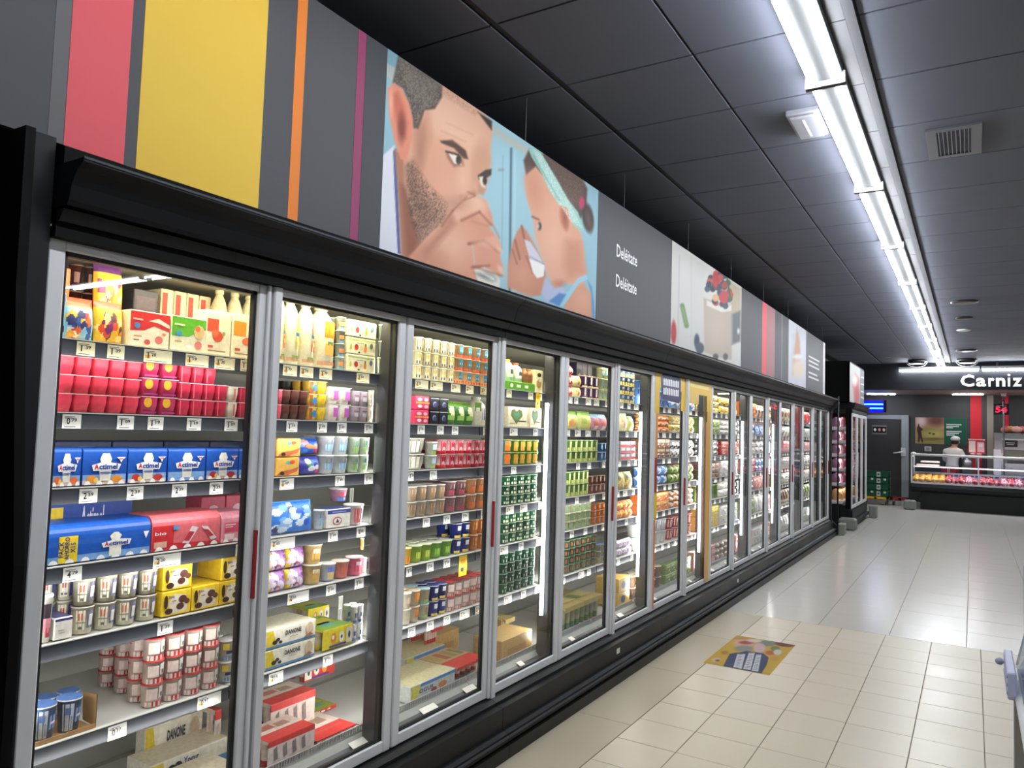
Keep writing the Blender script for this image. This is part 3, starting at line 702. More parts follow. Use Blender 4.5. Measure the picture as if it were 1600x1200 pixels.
choc = S(c=(240, 205, 40), art=[('p', [(.28, .05), (.9, .1), (.82, .8), (.4, .9), (.2, .5)], (232, 222, 196)), ('c', .7, .62, .15, .17, (96, 56, 44)), ('c', .62, .32, .14, .15, (84, 46, 38)), ('c', .22, .18, .14, .13, (60, 36, 32)), ('c', .85, .5, .1, .12, (110, 66, 50)), ('t', 'bio', .2, .74, .2, .12, (70, 80, 160)), ('c', .1, .6, .07, .3, (66, 40, 30)), ('r', .3, .58, .45, .62, (120, 100, 150))])
bluecup = S(c=(96, 132, 186), lid=(84, 118, 178), rim=(232, 232, 228), taper=.78, lab=[(-60, -4, .08, .86, (206, 214, 216)), (-56, -10, .15, .5, (150, 170, 196)), (-44, -18, .55, .75, (90, 120, 180)), (6, 50, .3, .7, (130, 156, 200)), (10, 44, .45, .52, (226, 230, 236))])
redcup = S(c=(232, 208, 196), lid=(205, 60, 60), rim=(212, 54, 56), taper=.95, lab=[(-70, 70, .0, .22, (232, 210, 200)), (-28, 66, .02, .24, (206, 38, 44)), (8, 60, .36, .86, (226, 222, 214)), (20, 36, .42, .6, (90, 100, 90)), (-60, 0, .3, .8, (236, 214, 204))])
dancup = S(c=(228, 226, 208), lid=(225, 225, 220), rim=(238, 236, 226), lab=[(-70, 70, .05, .25, (110, 150, 190)), (-40, 40, .35, .5, (40, 50, 100)), (10, 40, .55, .85, (50, 50, 60)), (-60, -20, .55, .85, (226, 200, 60))])
danbox = S(c=(238, 234, 214), top=(226, 220, 196), flap=None, art=[('p', [(0, .0), (.22, .0), (.12, 1), (0, 1)], (226, 200, 50)), ('r', 0, 0, 1, .12, (84, 140, 190)), ('c', .16, .3, .05, .12, (40, 40, 50)), ('c', .22, .42, .04, .1, (50, 50, 60)), ('c', .27, .25, .035, .09, (40, 40, 50)), ('t', 'DANONE', .36, .56, .32, .26, (30, 34, 60), .03), ('r', .45, .4, .6, .43, (150, 130, 110)), ('c', .86, .6, .08, .35, (215, 190, 160)), ('p', [(.72, .12), (.95, .2), (.86, .36)], (170, 110, 80))])
danlong = S(c=(236, 232, 214), top=(226, 214, 186), art=[('r', 0, .0, 1, .4, (90, 150, 200)), ('p', [(0, 0), (.2, 0), (.14, 1), (0, 1)], (226, 205, 60)), ('t', 'Yogur', .4, .5, .2, .4, (40, 60, 110)), ('c', .25, .55, .06, .25, (50, 50, 60)), ('c', .33, .65, .05, .2, (60, 60, 70))])
purpletray = S(c=(70, 56, 120), top=(58, 48, 108), art=[('r', .1, .3, .9, .4, (120, 110, 170))])
bot = lambda c1, c2: S(c=(240, 232, 196), cap=(242, 238, 220), lab=[(8, 58, .48, .72, c1), (4, 52, .43, .48, (60, 130, 190)), (6, 50, .22, .40, c2), (14, 40, .3, .36, (240, 220, 120)), (-50, 50, .05, .1, (200, 150, 120)), (-20, 20, .07, .13, (130, 160, 70))])
fruitbox = S(c=(238, 230, 190), top=(225, 218, 190), art=[('r', 0, .85, 1, .95, (190, 205, 130)), ('c', .3, .42, .07, .2, (196, 50, 50)), ('c', .1, .4, .04, .18, (205, 205, 90)), ('c', .47, .38, .05, .15, (225, 200, 160)), ('c', .62, .36, .05, .22, (226, 140, 40)), ('c', .62, .62, .03, .1, (70, 130, 60)), ('c', .83, .6, .06, .18, (90, 120, 120)), ('r', .3, .66, .55, .72, (130, 170, 140)), ('c', .38, .08, .04, .06, (40, 40, 40))])
ltcup = S(c=(196, 212, 206), lid=(220, 228, 224), rim=(232, 236, 232), lab=[(-50, 30, .3, .6, (230, 150, 90)), (-50, 50, .05, .2, (110, 160, 200))])
brown = S(c=(86, 46, 38), rim=(150, 110, 100), c2=(98, 54, 44))
pinkpot = S(c=(222, 90, 110), rim=(235, 190, 190))
kidcup = S(c=(226, 190, 70), rim=(236, 230, 200), art=[('r', 0, 0, .45, 1, (190, 70, 50)), ('r', .55, .2, 1, .8, (60, 120, 210)), ('c', .3, .5, .2, .25, (70, 130, 60))])
yelcup = S(c=(236, 205, 40), rim=(240, 230, 180), art=[('c', .5, .5, .3, .28, (214, 170, 30))])
purcup = S(c=(238, 232, 220), rim=(240, 236, 228), art=[('r', .45, .2, 1, .85, (186, 96, 180)), ('c', .3, .4, .15, .2, (226, 200, 160))])
greycup = S(c=(170, 152, 160), rim=(220, 215, 215), art=[('r', .2, .7, .9, .78, (110, 80, 100)), ('r', .2, .3, .9, .6, (200, 190, 196))])
creamcup = S(c=(240, 232, 200), rim=(240, 236, 220), art=[('r', .5, .5, .9, .8, (205, 140, 150)), ('r', .5, .15, .9, .4, (200, 170, 200))])
yelpack = S(c=(240, 190, 90), art=[('p', [(0, 0), (.5, 0), (.9, .2), (1, .5), (.6, .3), (.2, .25)], (205, 110, 70))]+[('c', .5, .75, .1, .1, (90, 190, 190)), ('c', .68, .78, .12, .1, (225, 90, 60)), ('c', .25, .12, .1, .1, (60, 50, 40))])
kidblue = S(c=(40, 90, 190), nu=20, nv=20, seal=(60, 110, 200), art=blobs(21, [(70, 140, 220), (225, 120, 60), (230, 150, 170), (200, 50, 60), (80, 170, 90), (40, 60, 160)], 12, .15, .8, .2))
kidpurp = S(c=(60, 60, 160), nu=20, nv=20, seal=(90, 90, 190), art=blobs(22, [(60, 160, 70), (200, 40, 80), (90, 120, 220), (230, 230, 235), (40, 50, 130)], 12, .15, .8, .2))
whcup = S(c=(226, 232, 234), lid=(232, 236, 236), rim=(240, 242, 242), lab=[(-40, 40, .2, .55, (150, 196, 226)), (-30, 10, .6, .8, (120, 140, 190)), (20, 44, .2, .8, (190, 200, 220))])
gncup = S(c=(214, 228, 206), lid=(226, 234, 220), rim=(236, 242, 232), lab=[(-40, 40, .15, .45, (140, 190, 90)), (-36, 0, .55, .8, (100, 150, 130)), (16, 42, .2, .8, (150, 170, 160))])
bluefilm = S(c=(60, 130, 220), nu=34, nv=26, seal=(90, 160, 235), art=blobs(31, [(150, 200, 245), (225, 238, 250), (40, 90, 200), (210, 225, 245), (70, 60, 110), (170, 190, 130), (120, 180, 240)], 34, .1, .9, .13))
pkcup = S(c=(230, 170, 185), lid=(240, 240, 238), rim=(240, 240, 238), lab=[(-50, 50, .05, .3, (90, 130, 210)), (-30, 30, .4, .7, (215, 70, 100))])
whbox = S(c=(238, 236, 226), top=(60, 70, 140), art=[('r', 0, .78, 1, 1, (60, 72, 150)), ('r', .2, .84, .8, .9, (150, 160, 210)), ('c', .42, .36, .2, .24, (200, 90, 90)), ('c', .42, .36, .16, .18, (238, 236, 226)), ('p', [(.34, .26), (.5, .26), (.42, .5)], (70, 70, 110))])
yogfr = S(c=(226, 212, 212), lid=(235, 235, 232), rim=(240, 240, 236), lab=[(-40, 10, .1, .8, (214, 90, 100)), (14, 40, .2, .8, (110, 90, 140))])
flowpack = S(c=(176, 130, 190), nu=22, nv=16, seal=(150, 90, 170), art=[('r', 0, 0, .2, 1, (230, 205, 60))]+blobs(41, [(120, 50, 130), (230, 215, 235), (215, 90, 80), (240, 235, 240), (150, 80, 160)], 18, .1, .9, .16))
orcup = S(c=(236, 170, 60), lid=(236, 226, 190), rim=(242, 236, 212), lab=[(-44, 30, .2, .7, (240, 130, 30)), (-30, 20, .3, .5, (240, 215, 80))])
becup = S(c=(226, 196, 130), lid=(238, 236, 220), rim=(242, 240, 226), lab=[(-44, 30, .2, .7, (205, 160, 80)), (-34, 14, .55, .75, (226, 220, 200))])
bycup = S(c=(206, 214, 236), lid=(238, 238, 232), rim=(242, 242, 236), lab=[(-40, 20, .1, .5, (240, 205, 80)), (-40, 44, .5, .8, (110, 130, 210))])
pkcup2 = S(c=(236, 120, 150), lid=(240, 220, 226), rim=(244, 226, 232), lab=[(-40, 30, .2, .7, (226, 50, 90)), (-30, 20, .55, .75, (245, 210, 220))])
slcup = S(c=(236, 150, 130), lid=(240, 226, 214), rim=(244, 232, 222), lab=[(-40, 30, .2, .7, (225, 90, 70))])
kidbox = S(c=(232, 214, 50), top=(120, 160, 60), sleeve=True, pot=(225, 215, 190), n=4, m=2, art=[('c', .35, .5, .09, .3, (235, 150, 60)), ('c', .33, .56, .04, .12, (245, 245, 235)), ('c', .62, .5, .09, .3, (245, 240, 225)), ('c', .62, .5, .03, .1, (30, 30, 30)), ('r', .2, .05, .8, .16, (60, 60, 140)), ('r', .78, .1, 1, .9, (225, 222, 205)), ('c', .88, .5, .04, .2, (60, 60, 60))], topart=[(.1, .2, .9, .6, (200, 190, 60)), (.3, .5, .7, .8, (90, 160, 150))])
kidbox2 = dict(kidbox); kidbox2.update(c=(205, 60, 50), top=(150, 170, 60))
cwcup = S(c=(228, 228, 222), lid=(222, 224, 222), rim=(240, 240, 236), lab=[(-60, 60, .05, .2, (90, 110, 170)), (-30, 30, .35, .6, (60, 80, 150))])
redbox = S(c=(232, 216, 206), band=(214, 60, 56), top=(228, 214, 200), sleeve=True, pot=(232, 212, 200), foot=(214, 50, 50), n=4, m=2, art=[('r', 0, .0, 1, .1, (210, 60, 56))]+[('p', [(.12+.2*k, .2), (.2+.2*k, .25), (.17+.2*k, .8), (.1+.2*k, .7)], (140, 130, 126)) for k in range(4)], topart=[(.2, .15, .5, .4, (205, 130, 110)), (.55, .2, .8, .45, (180, 150, 130)), (.15, .7, .9, .76, (200, 90, 80))])
mcup = S(c=(240, 230, 186), lid=(205, 205, 190), rim=(238, 234, 214), taper=.94, lab=[(-60, 0, .1, .9, (242, 236, 206)), (-40, -12, .5, .8, (226, 190, 80)), (-50, -10, .1, .3, (70, 90, 130)), (10, 50, .2, .8, (238, 225, 180)), (16, 40, .3, .5, (190, 140, 70))])
ocup = S(c=(238, 196, 140), lid=(60, 90, 150), rim=(236, 214, 180), taper=.94, lab=[(-70, 70, .0, .22, (226, 90, 50)), (-26, 30, .3, .85, (50, 130, 165)), (-18, 20, .45, .6, (226, 232, 236))])
gpack = S(c=(90, 170, 70), rim=(200, 220, 190), lid=(120, 190, 120))
pinkcase = S(c=(222, 60, 96), top=(226, 90, 120), art=[('c', .3, .75, .18, .14, (240, 190, 200)), ('c', .75, .75, .15, .14, (240, 170, 190)), ('r', 0, .42, 1, .56, (235, 150, 70)), ('c', .3, .22, .17, .13, (245, 200, 206)), ('c', .75, .2, .15, .13, (240, 160, 180)), ('r', .49, 0, .51, 1, (150, 30, 60))])
blackcube = S(c=(26, 26, 34), rim=(90, 92, 96), top=(60, 60, 66), art=[('c', .5, .48, .22, .24, (150, 156, 190)), ('c', .56, .42, .2, .2, (70, 70, 110)), ('r', 0, .95, 1, 1, (190, 196, 190))])
gpouch = S(c=(46, 110, 30), seal=(140, 170, 60), nu=8, nv=10, art=[('c', .6, .62, .3, .26, (226, 222, 170)), ('r', .0, .8, 1, 1, (90, 140, 30)), ('r', .1, .22, .9, .36, (150, 190, 90)), ('r', .1, .08, .9, .14, (30, 90, 30))])
milkb = S(c=(236, 232, 206), cap=(236, 236, 225), lab=[(-10, 50, .2, .62, (50, 60, 130)), (0, 40, .34, .5, (226, 226, 236)), (-60, -20, .5, .8, (120, 160, 70))])
bigw = S(c=(206, 202, 186), lid=(160, 160, 158), rim=(226, 224, 214), lab=[(-56, -6, .1, .8, (226, 222, 206)), (4, 40, .2, .7, (190, 186, 176)), (-56, -10, .84, .9, (60, 60, 66))])
ywcup = S(c=(214, 220, 206), lid=(190, 190, 180), rim=(232, 232, 222), lab=[(-40, 40, .1, .3, (150, 190, 60)), (-30, 30, .4, .8, (180, 200, 220))])
rwcup = S(c=(226, 190, 188), rim=(206, 36, 54), lid=(226, 210, 210), taper=.96, bands=[(0, .22, (190, 24, 44))], lab=[(-46, 12, .18, .88, (196, 30, 56)), (-30, 2, .4, .8, (120, 34, 60)), (-26, -6, .28, .5, (226, 180, 186)), (20, 60, .3, .8, (236, 214, 210))])
gcup = S(c=(196, 184, 168), lid=(186, 182, 174), rim=(226, 222, 214), lab=[(-44, 30, .1, .8, (150, 120, 90)), (-30, 14, .5, .75, (222, 214, 200))])
ogcup = S(c=(222, 160, 110), lid=(214, 200, 186), rim=(232, 222, 210), lab=[(-44, 30, .1, .5, (226, 120, 60)), (-30, 14, .55, .8, (230, 222, 210))])
mvcup = S(c=(160, 120, 124), lid=(190, 170, 166), rim=(220, 206, 202), lab=[(-44, 30, .1, .4, (170, 70, 90)), (-30, 14, .5, .8, (196, 180, 184))])
ylcup = S(c=(232, 190, 50), lid=(226, 214, 150), rim=(236, 226, 180), lab=[(-44, 30, .1, .4, (226, 130, 40))])
lmcup = S(c=(160, 196, 50), lid=(206, 214, 180), rim=(226, 230, 206), lab=[(-40, 10, .2, .6, (206, 222, 90)), (-30, 0, .6, .8, (90, 130, 50))])
gmcup = S(c=(120, 180, 60), lid=(196, 196, 180), rim=(220, 222, 206), lab=[(-40, 10, .2, .6, (160, 206, 80)), (16, 50, .2, .8, (180, 150, 120))])
nvcup = S(c=(34, 50, 150), lid=(50, 60, 140), rim=(226, 220, 190), lab=[(-30, 20, .5, .8, (226, 230, 240)), (-60, 60, 0, .18, (232, 205, 90))])
orpk = S(c=(226, 140, 60), lid=(214, 190, 160), rim=(232, 205, 170), lab=[(-40, 30, .3, .8, (236, 180, 110)), (-20, 10, .4, .6, (214, 90, 40))])
wcup = S(c=(230, 222, 204), lid=(222, 214, 190), rim=(236, 230, 214), lab=[(-40, 20, .3, .7, (214, 196, 160))])
ocup2 = S(c=(226, 216, 196), rim=(236, 228, 210), lid=(214, 190, 160), lab=[(-36, 36, .3, .85, (226, 130, 40)), (-16, 16, .45, .7, (240, 196, 90))])
bgcup = S(c=(206, 208, 180), rim=(200, 214, 214), lid=(150, 190, 200), lab=[(-30, 30, .4, .8, (150, 120, 90)), (-40, 40, .1, .3, (150, 180, 90))])
bigred = S(c=(226, 190, 182), band=(216, 60, 54), top=(226, 196, 150), sleeve=False, pot=(232, 206, 196), foot=(214, 60, 50), n=5, m=2, topart=[(.05, .1, .25, .5, (205, 190, 110)), (.3, .1, .5, .5, (200, 120, 70)), (.55, .1, .75, .5, (190, 170, 110)), (.8, .1, .95, .5, (150, 150, 80))])
bluebox = S(c=(206, 214, 206), top=(226, 218, 170), art=[('r', 0, .8, 1, 1, (90, 140, 200)), ('t', 'YOGUR', .1, .4, .4, .26, (60, 80, 130)), ('c', .7, .4, .1, .2, (214, 130, 70)), ('c', .5, .3, .07, .15, (190, 60, 60)), ('p', [(0, 0), (.12, 0), (.2, 1), (0, 1)], (222, 210, 90))])
tan = S(c=(196, 160, 100), top=(206, 172, 112), art=[('r', .2, .2, .8, .5, (180, 140, 86))])
heart = S(c=(236, 226, 190), top=(214, 206, 180), art=[('p', [(.38, .12), (.1, .58), (.14, .84), (.28, .9), (.38, .78), (.5, .9), (.64, .84), (.68, .58)], (110, 120, 60)), ('p', [(.38, .3), (.2, .6), (.28, .78), (.38, .7), (.48, .78), (.58, .6)], (90, 150, 110)), ('r', .46, .26, .86, .31, (70, 60, 50)), ('r', .06, .14, .3, .18, (180, 160, 120)), ('r', .94, 0, 1, 1, (222, 190, 150))])
gbot = S(c=(190, 214, 196), cap=(236, 196, 50), lab=[(-50, 50, .2, .7, (226, 232, 222)), (-20, 30, .35, .55, (60, 90, 80))])
obot = S(c=(196, 206, 196), cap=(226, 96, 40), lab=[(-50, 50, .2, .7, (222, 226, 220)), (-20, 30, .35, .55, (50, 80, 90))])
jar = S(c=(150, 96, 56), cap=(190, 130, 60), lab=[(-50, 50, .2, .6, (120, 80, 60))])
gtray = S(c=(96, 160, 50), top=(120, 180, 70), art=[('r', .3, .3, .46, .7, (226, 236, 210)), ('r', .6, .3, .74, .7, (226, 236, 210)), ('c', .12, .5, .06, .3, (226, 236, 210))])
ccart = S(c=(238, 226, 176), top=(222, 212, 170), art=[('c', .5, .8, .3, .1, (60, 60, 50)), ('c', .5, .4, .35, .22, (196, 150, 80)), ('c', .6, .55, .2, .1, (226, 214, 190))])
gopot = lambda a, b, c: S(c=a, rim=(196, 206, 120), lid=b, taper=.92, lab=[(-50, 0, .1, .85, c), (-30, 10, .45, .7, (226, 206, 80)), (14, 50, .2, .8, a)])
dgcup = S(c=(40, 112, 70), rim=(206, 220, 200), lid=(60, 130, 84), taper=.93, lab=[(-50, 10, .08, .34, (226, 230, 206)), (-26, 10, .5, .74, (222, 226, 210)), (-10, 24, .1, .3, (170, 190, 60)), (24, 44, .4, .7, (190, 70, 60))])
dgcup2 = S(c=(36, 90, 60), rim=(170, 190, 176), lid=(48, 104, 72), taper=.93, lab=[(-40, 0, .1, .4, (206, 216, 200)), (-20, 16, .55, .7, (196, 210, 196))])
dkcup = S(c=(40, 70, 56), rim=(110, 134, 122), lid=(46, 78, 62), taper=.93, lab=[(-30, 4, .3, .6, (120, 150, 134))])
redp = S(c=(206, 50, 60), nu=5, nv=6, seal=(226, 110, 110), art=[('c', .5, .5, .3, .3, (236, 210, 190)), ('c', .5, .3, .2, .15, (150, 30, 50))])
crp = S(c=(232, 220, 166), nu=5, nv=6, seal=(214, 200, 150), art=[('c', .5, .6, .35, .2, (206, 160, 90)), ('c', .5, .3, .2, .14, (190, 120, 90))])
purp = S(c=(84, 36, 106), rim=(206, 190, 170), lid=(84, 36, 106), taper=.95, lab=[(-34, -14, .2, .9, (226, 220, 226)), (-60, 60, .0, .1, (226, 214, 170))])
yb = S(c=(206, 216, 170), rim=(232, 226, 170), lid=(150, 170, 160), taper=.95, lab=[(-40, 40, .3, .7, (90, 130, 160)), (-20, 10, .1, .3, (70, 90, 60))])
saladp = S(c=(206, 206, 130), seal=(120, 160, 70), nu=8, nv=9, art=[('r', 0, .74, 1, 1, (126, 166, 60)), ('c', .4, .3, .3, .22, (222, 160, 90)), ('c', .7, .5, .2, .2, (206, 190, 110))])
saladp2 = S(c=(196, 200, 120), seal=(120, 160, 70), nu=8, nv=9, art=[('r', 0, .74, 1, 1, (126, 166, 60)), ('c', .6, .3, .25, .2, (206, 206, 90)), ('c', .3, .5, .2, .2, (170, 180, 90))])
pinkp = S(c=(216, 150, 170), seal=(150, 190, 220), nu=7, nv=8, art=[('c', .5, .4, .3, .3, (226, 120, 100)), ('r', 0, .7, 1, 1, (170, 206, 226)), ('c', .5, .15, .3, .1, (236, 230, 230))])
talg = S(c=(110, 160, 60), rim=(226, 232, 196), lid=(60, 120, 50), taper=.93, lab=[(-60, 60, .0, .3, (196, 206, 120)), (-24, 8, .3, .85, (226, 230, 170)), (16, 50, .4, .8, (60, 120, 46))])
talb = S(c=(60, 120, 180), rim=(206, 226, 236), lid=(60, 120, 180), taper=.93, lab=[(-24, 8, .3, .85, (206, 226, 236))])
brcup = S(c=(150, 90, 70), rim=(206, 190, 170), lid=(120, 90, 80), taper=.93, lab=[(-24, 8, .3, .85, (226, 214, 190)), (14, 50, .1, .5, (190, 60, 60))])
lgc = S(c=(196, 206, 170), rim=(226, 230, 206), lid=(206, 210, 180), taper=.93, lab=[(-30, 30, .2, .6, (120, 160, 90)), (-20, 0, .6, .8, (70, 110, 70))])
orc = S(c=(222, 130, 70), rim=(232, 196, 160), lid=(222, 150, 90), taper=.93, lab=[(-30, 30, .3, .7, (232, 170, 110)), (-14, 10, .4, .6, (196, 60, 40))])
gdot = S(c=(96, 130, 90), rim=(190, 206, 176), lid=(60, 110, 60), taper=.93, lab=[(-30, 4, .2, .6, (206, 214, 190)), (10, 40, .4, .8, (36, 90, 56)), (-50, -34, .2, .7, (190, 80, 60))])
mxc = S(c=(206, 190, 110), rim=(226, 222, 200), lid=(90, 110, 170), taper=.93, lab=[(-30, 30, .2, .7, (90, 120, 190))])
gbox = S(c=(150, 160, 110), top=(206, 196, 120), band=(170, 150, 90), pot=(170, 180, 150), foot=(110, 140, 100), n=4, m=2, topart=[(.1, .1, .4, .6, (120, 150, 80)), (.5, .1, .9, .6, (226, 206, 140))])

# ------------------------------------------------------------------ door 1
row(0, 0, 'B', 'pale blue dessert carton', 90, 101, 1, 1, 455, S(c=(120, 176, 206), art=[('r', .1, .1, .9, .25, (40, 60, 90))]))
row(0, 0, 'P', 'light blue pouch with fruit faces', 101, 152.5, 1, 1, 459, clown)
row(0, 0, 'P', 'yellow pouch with purple fruit', 152.5, 199, 1, 1, 466, yelpouch)
row(0, 0, 'B', 'red and cream drink carton', 200, 265, 1, 1, 481, redcart, depth=.09)
row(0, 0, 'B', 'green and cream drink carton', 265, 321, 1, 1, 490, grncart, depth=.09)
row(0, 0, 'B', 'tall cream strawberry carton', 318, 360, 1, 1, 481, strawcart, depth=.08)
row(0, 0, 'B', 'tall cream orange carton', 360, 404, 1, 1, 487, orangecart, depth=.08)
row(0, 0, 'C', 'dark chocolate pot', 106, 150, 2, 3, 410, darkpot, xoff=.16)
row(0, 0, 'P', 'second yellow pouch with purple top', 152, 198, 1, 1, 405, yelpouch2, xoff=.10, zoff=.10)
row(0, 0, 'B', 'orange carton', 90, 105, 1, 1, 415, S(c=(226, 110, 50)), xoff=.12)
row(0, 0, 'B', 'grey boxed dessert', 203, 243, 1, 1, 448, S(c=(70, 66, 76), art=[('r', .1, .5, .9, .9, (96, 80, 90))]), xoff=.18)
row(0, 0, 'B', 'small strawberry carton', 246, 326, 4, 1, 448, S(c=(230, 214, 180), art=[('r', .06, .5, .5, .95, (205, 70, 50)), ('c', .6, .4, .22, .2, (205, 80, 60))]), xoff=.2)
row(0, 0, 'T', 'cream drink bottle', 334, 404, 3, 1, 446, S(c=(226, 216, 180), cap=(230, 222, 196)), xoff=.14)
row(0, 1, 'Q', 'red jelly pot', 86, 219, 5, 3, 553, jelly)
row(0, 1, 'Q', 'purple and yellow jelly pot', 219, 277, 2, 3, 560, jelly_y)
row(0, 1, 'Q', 'crimson jelly pot', 278, 355, 4, 3, 570, jelly_r, skip=((3, 2),))
row(0, 1, 'Q', 'cream jelly pot', 355, 372, 1, 2, 603, jelly_w)
row(0, 1, 'Q', 'pink jelly pot', 372, 389, 1, 2, 604, jelly_r)
row(0, 1, 'Q', 'orange jelly pot', 389, 400, 1, 2, 605, jelly_o)
row(0, 1, 'Q', 'dark red jelly pot', 86, 219, 5, 3, 553, S(c=(170, 40, 60), rim=(200, 140, 140)), xoff=.13, where='back row')
FR = [(226, 110, 60), (236, 150, 50), (196, 60, 50), None, (176, 40, 50), None]
for k, (a, b) in enumerate([(77, 126), (126, 197.5), (197.5, 260), (260, 320), (320, 371), (371, 391)]):
    row(0, 2, 'R', 'blue yogurt drink pack', a, b, 1, 1, 700, drink(FR[k]), depth=.13, where='%s from left' % ORD[k])
row(0, 2, 'B', 'dark blue drink carton', 80, 390, 4, 1, 688, S(c=(26, 44, 84), art=[('r', .3, .8, .7, .9, (60, 80, 120))]), depth=.12, xoff=.16)
row(0, 3, 'R', 'long blue drink pack with yellow band', 67, 235, 1, 1, 822, bigdrink, depth=.15)
row(0, 3, 'R', 'red yogurt drink pack', 235, 344, 1, 1, 806, redpack, depth=.14)
row(0, 3, 'R', 'pink yogurt drink pack', 344, 389, 1, 1, 801, pinkpack, depth=.14)
row(0, 3, 'B', 'stacked dark blue drink pack', 72, 205, 1, 1, 783, bigback, depth=.13, xoff=.17)
row(0, 3, 'B', 'pink carton', 312, 390, 2, 1, 776, S(c=(196, 90, 110), art=[('c', .5, .5, .3, .3, (226, 190, 196))]), depth=.1, xoff=.17)
row(0, 4, 'C', 'tall white cup with pink pattern', 60, 85, 1, 1, 930, tallcup)
row(0, 4, 'B', 'small white box with blue lid', 82, 113, 1, 1, 966, smallbox, depth=.09)
row(0, 4, 'C', 'large cream yogurt tub', 118, 250, 4, 2, 905, whitetub, depth=None)
row(0, 4, 'C', 'cream yogurt tub', 62, 118, 2, 2, 903, whitetub2, xoff=.13)
row(0, 4, 'B', 'yellow chocolate dessert pack', 251, 383, 3, 2, 885, choc, depth=.14, skip=((1, 1),))
row(0, 4, 'C', 'cream tub', 118, 250, 4, 2, 905, whitetub2, xoff=.125, where='back row')
row(0, 5, 'C', 'blue lidded yogurt cup', 53, 135, 2, 1, 1108, bluecup)
row(0, 5, 'C', 'blue yogurt cup', 60, 130, 2, 1, 1095, bluecup, xoff=.125, where='back row')
row(0, 5, 'B', 'cream carton', 40, 55, 1, 1, 1133, S(c=(230, 224, 200), art=[('r', .6, .1, .9, .9, (120, 130, 90))]))
row(0, 5, 'C', 'white and red yogurt pot', 229, 347, 4, 3, 1000, redcup, rows=2)
row(0, 5, 'C', 'red-banded yogurt pot', 205, 229, 1, 3, 1006, redcup, xoff=.09, where='set back')
row(0, 5, 'C', 'red-rimmed yogurt pot', 185, 240, 2, 3, 1000, redcup, xoff=.2, where='further back')
row(0, 5, 'C', 'pale red-rimmed pot', 160, 215, 2, 3, 1000, redcup, xoff=.30, where='at the rear')
row(0, 5, 'C', 'small cream and blue yogurt pot', 348, 374, 1, 2, 1003, dancup, rows=2)
row(0, 6, 'B', 'tall cream dessert box', 222, 330, 1, 1, .17, danbox, depth=.06, xoff=.36, zoff=.0)
row(0, 6, 'B', 'long blue-edged yogurt box', 212, 370, 1, 1, .075, danlong, depth=.16, xoff=.02)
row(0, 6, 'B', 'second blue-edged yogurt box', 232, 372, 1, 1, .10, danlong, depth=.15, xoff=.195, where='behind')
row(0, 6, 'B', 'purple tray of pots', 90, 212, 1, 1, .06, purpletray, depth=.2)
row(0, 6, 'K', 'red and white yogurt pack', 332, 380, 1, 1, 1108, redbox, depth=.2, xoff=.25)
# ------------------------------------------------------------------ door 2
row(1, 0, 'T', 'cream bottle with orange label', 434, 447, 1, 1, 458, bot(OR, (226, 120, 50)))
row(1, 0, 'T', 'cream bottle with lime label', 447, 472, 1, 1, 461, bot((190, 206, 40), (230, 205, 50)))
row(1, 0, 'T', 'cream bottle with pink label', 472, 496, 1, 1, 467, bot((232, 120, 110), (222, 70, 40)))
row(1, 0, 'T', 'large cream bottle with orange square', 496, 530, 1, 1, 472, S(c=(240, 232, 196), cap=(242, 238, 220), lab=[(-24, 50, .48, .74, (240, 150, 30)), (-18, 44, .51, .71, (244, 166, 60)), (-20, 30, .2, .38, (236, 180, 90)), (-10, 20, .36, .42, (120, 150, 70)), (-50, 50, .04, .1, (200, 150, 120))]))
row(1, 0, 'B', 'long cream box with fruit pictures', 541, 594, 1, 3, 497, fruitbox, depth=.2)
row(1, 0, 'C', 'pale blue pot', 529, 541, 1, 4, 494, ltcup, rows=2)
row(1, 0, 'C', 'white pot', 594, 601, 1, 3, 508, ltcup)
row(1, 1, 'Q', 'brown dessert pot', 440, 481, 3, 2, 608, brown, rows=2)
row(1, 1, 'Q', 'pink pot', 434, 440, 1, 2, 608, pinkpot)
row(1, 1, 'Q', 'blue and orange pot', 481, 496, 1, 3, 594, kidcup, rows=2)
row(1, 1, 'Q', 'yellow pot', 496, 510, 1, 3, 595, yelcup)
row(1, 1, 'Q', 'purple and white pot', 512, 548, 2, 2, 603, purcup, rows=2)
row(1, 1, 'Q', 'greyish pot', 550, 575, 2, 2, 610, greycup)
row(1, 1, 'Q', 'cream and pink pot', 576, 598, 2, 2, 609, creamcup)
row(1, 1, 'Q', 'dark pot', 440, 481, 3, 3, 594, S(c=(60, 50, 40), rim=(100, 90, 80)), xoff=.15, where='back row')
row(1, 2, 'B', 'yellow-orange dessert pack', 430, 468, 1, 2, 684, yelpack, depth=.12)
row(1, 2, 'P', 'blue children\'s yogurt pack', 468, 503, 1, 1, 684, kidblue, zoff=.083, where='upper')
row(1, 2, 'P', 'violet children\'s yogurt pack', 468, 505, 1, 1, 714, kidpurp)
row(1, 2, 'C', 'white and blue yogurt cup', 505, 549, 2, 2, 681, whcup, rows=2)
row(1, 2, 'C', 'white and green yogurt cup', 550, 593, 2, 2, 683, gncup, rows=2)
row(1, 3, 'P', 'large blue film-wrapped pack', 424, 495, 1, 1, 786, bluefilm, depth=.1)
row(1, 3, 'C', 'plain white cup', 496, 510, 1, 1, 797, whcup)
row(1, 3, 'B', 'white box with blue top', 510, 548, 1, 1, 796, whbox, depth=.09)
row(1, 3, 'C', 'pink and blue cup', 527, 549, 1, 1, 764, pkcup, zoff=.105, xoff=.03)
row(1, 3, 'C', 'red and white cup', 551, 575, 1, 1, 789, yogfr)
row(1, 3, 'C', 'small white cup', 576, 589, 1, 1, 793, whcup)
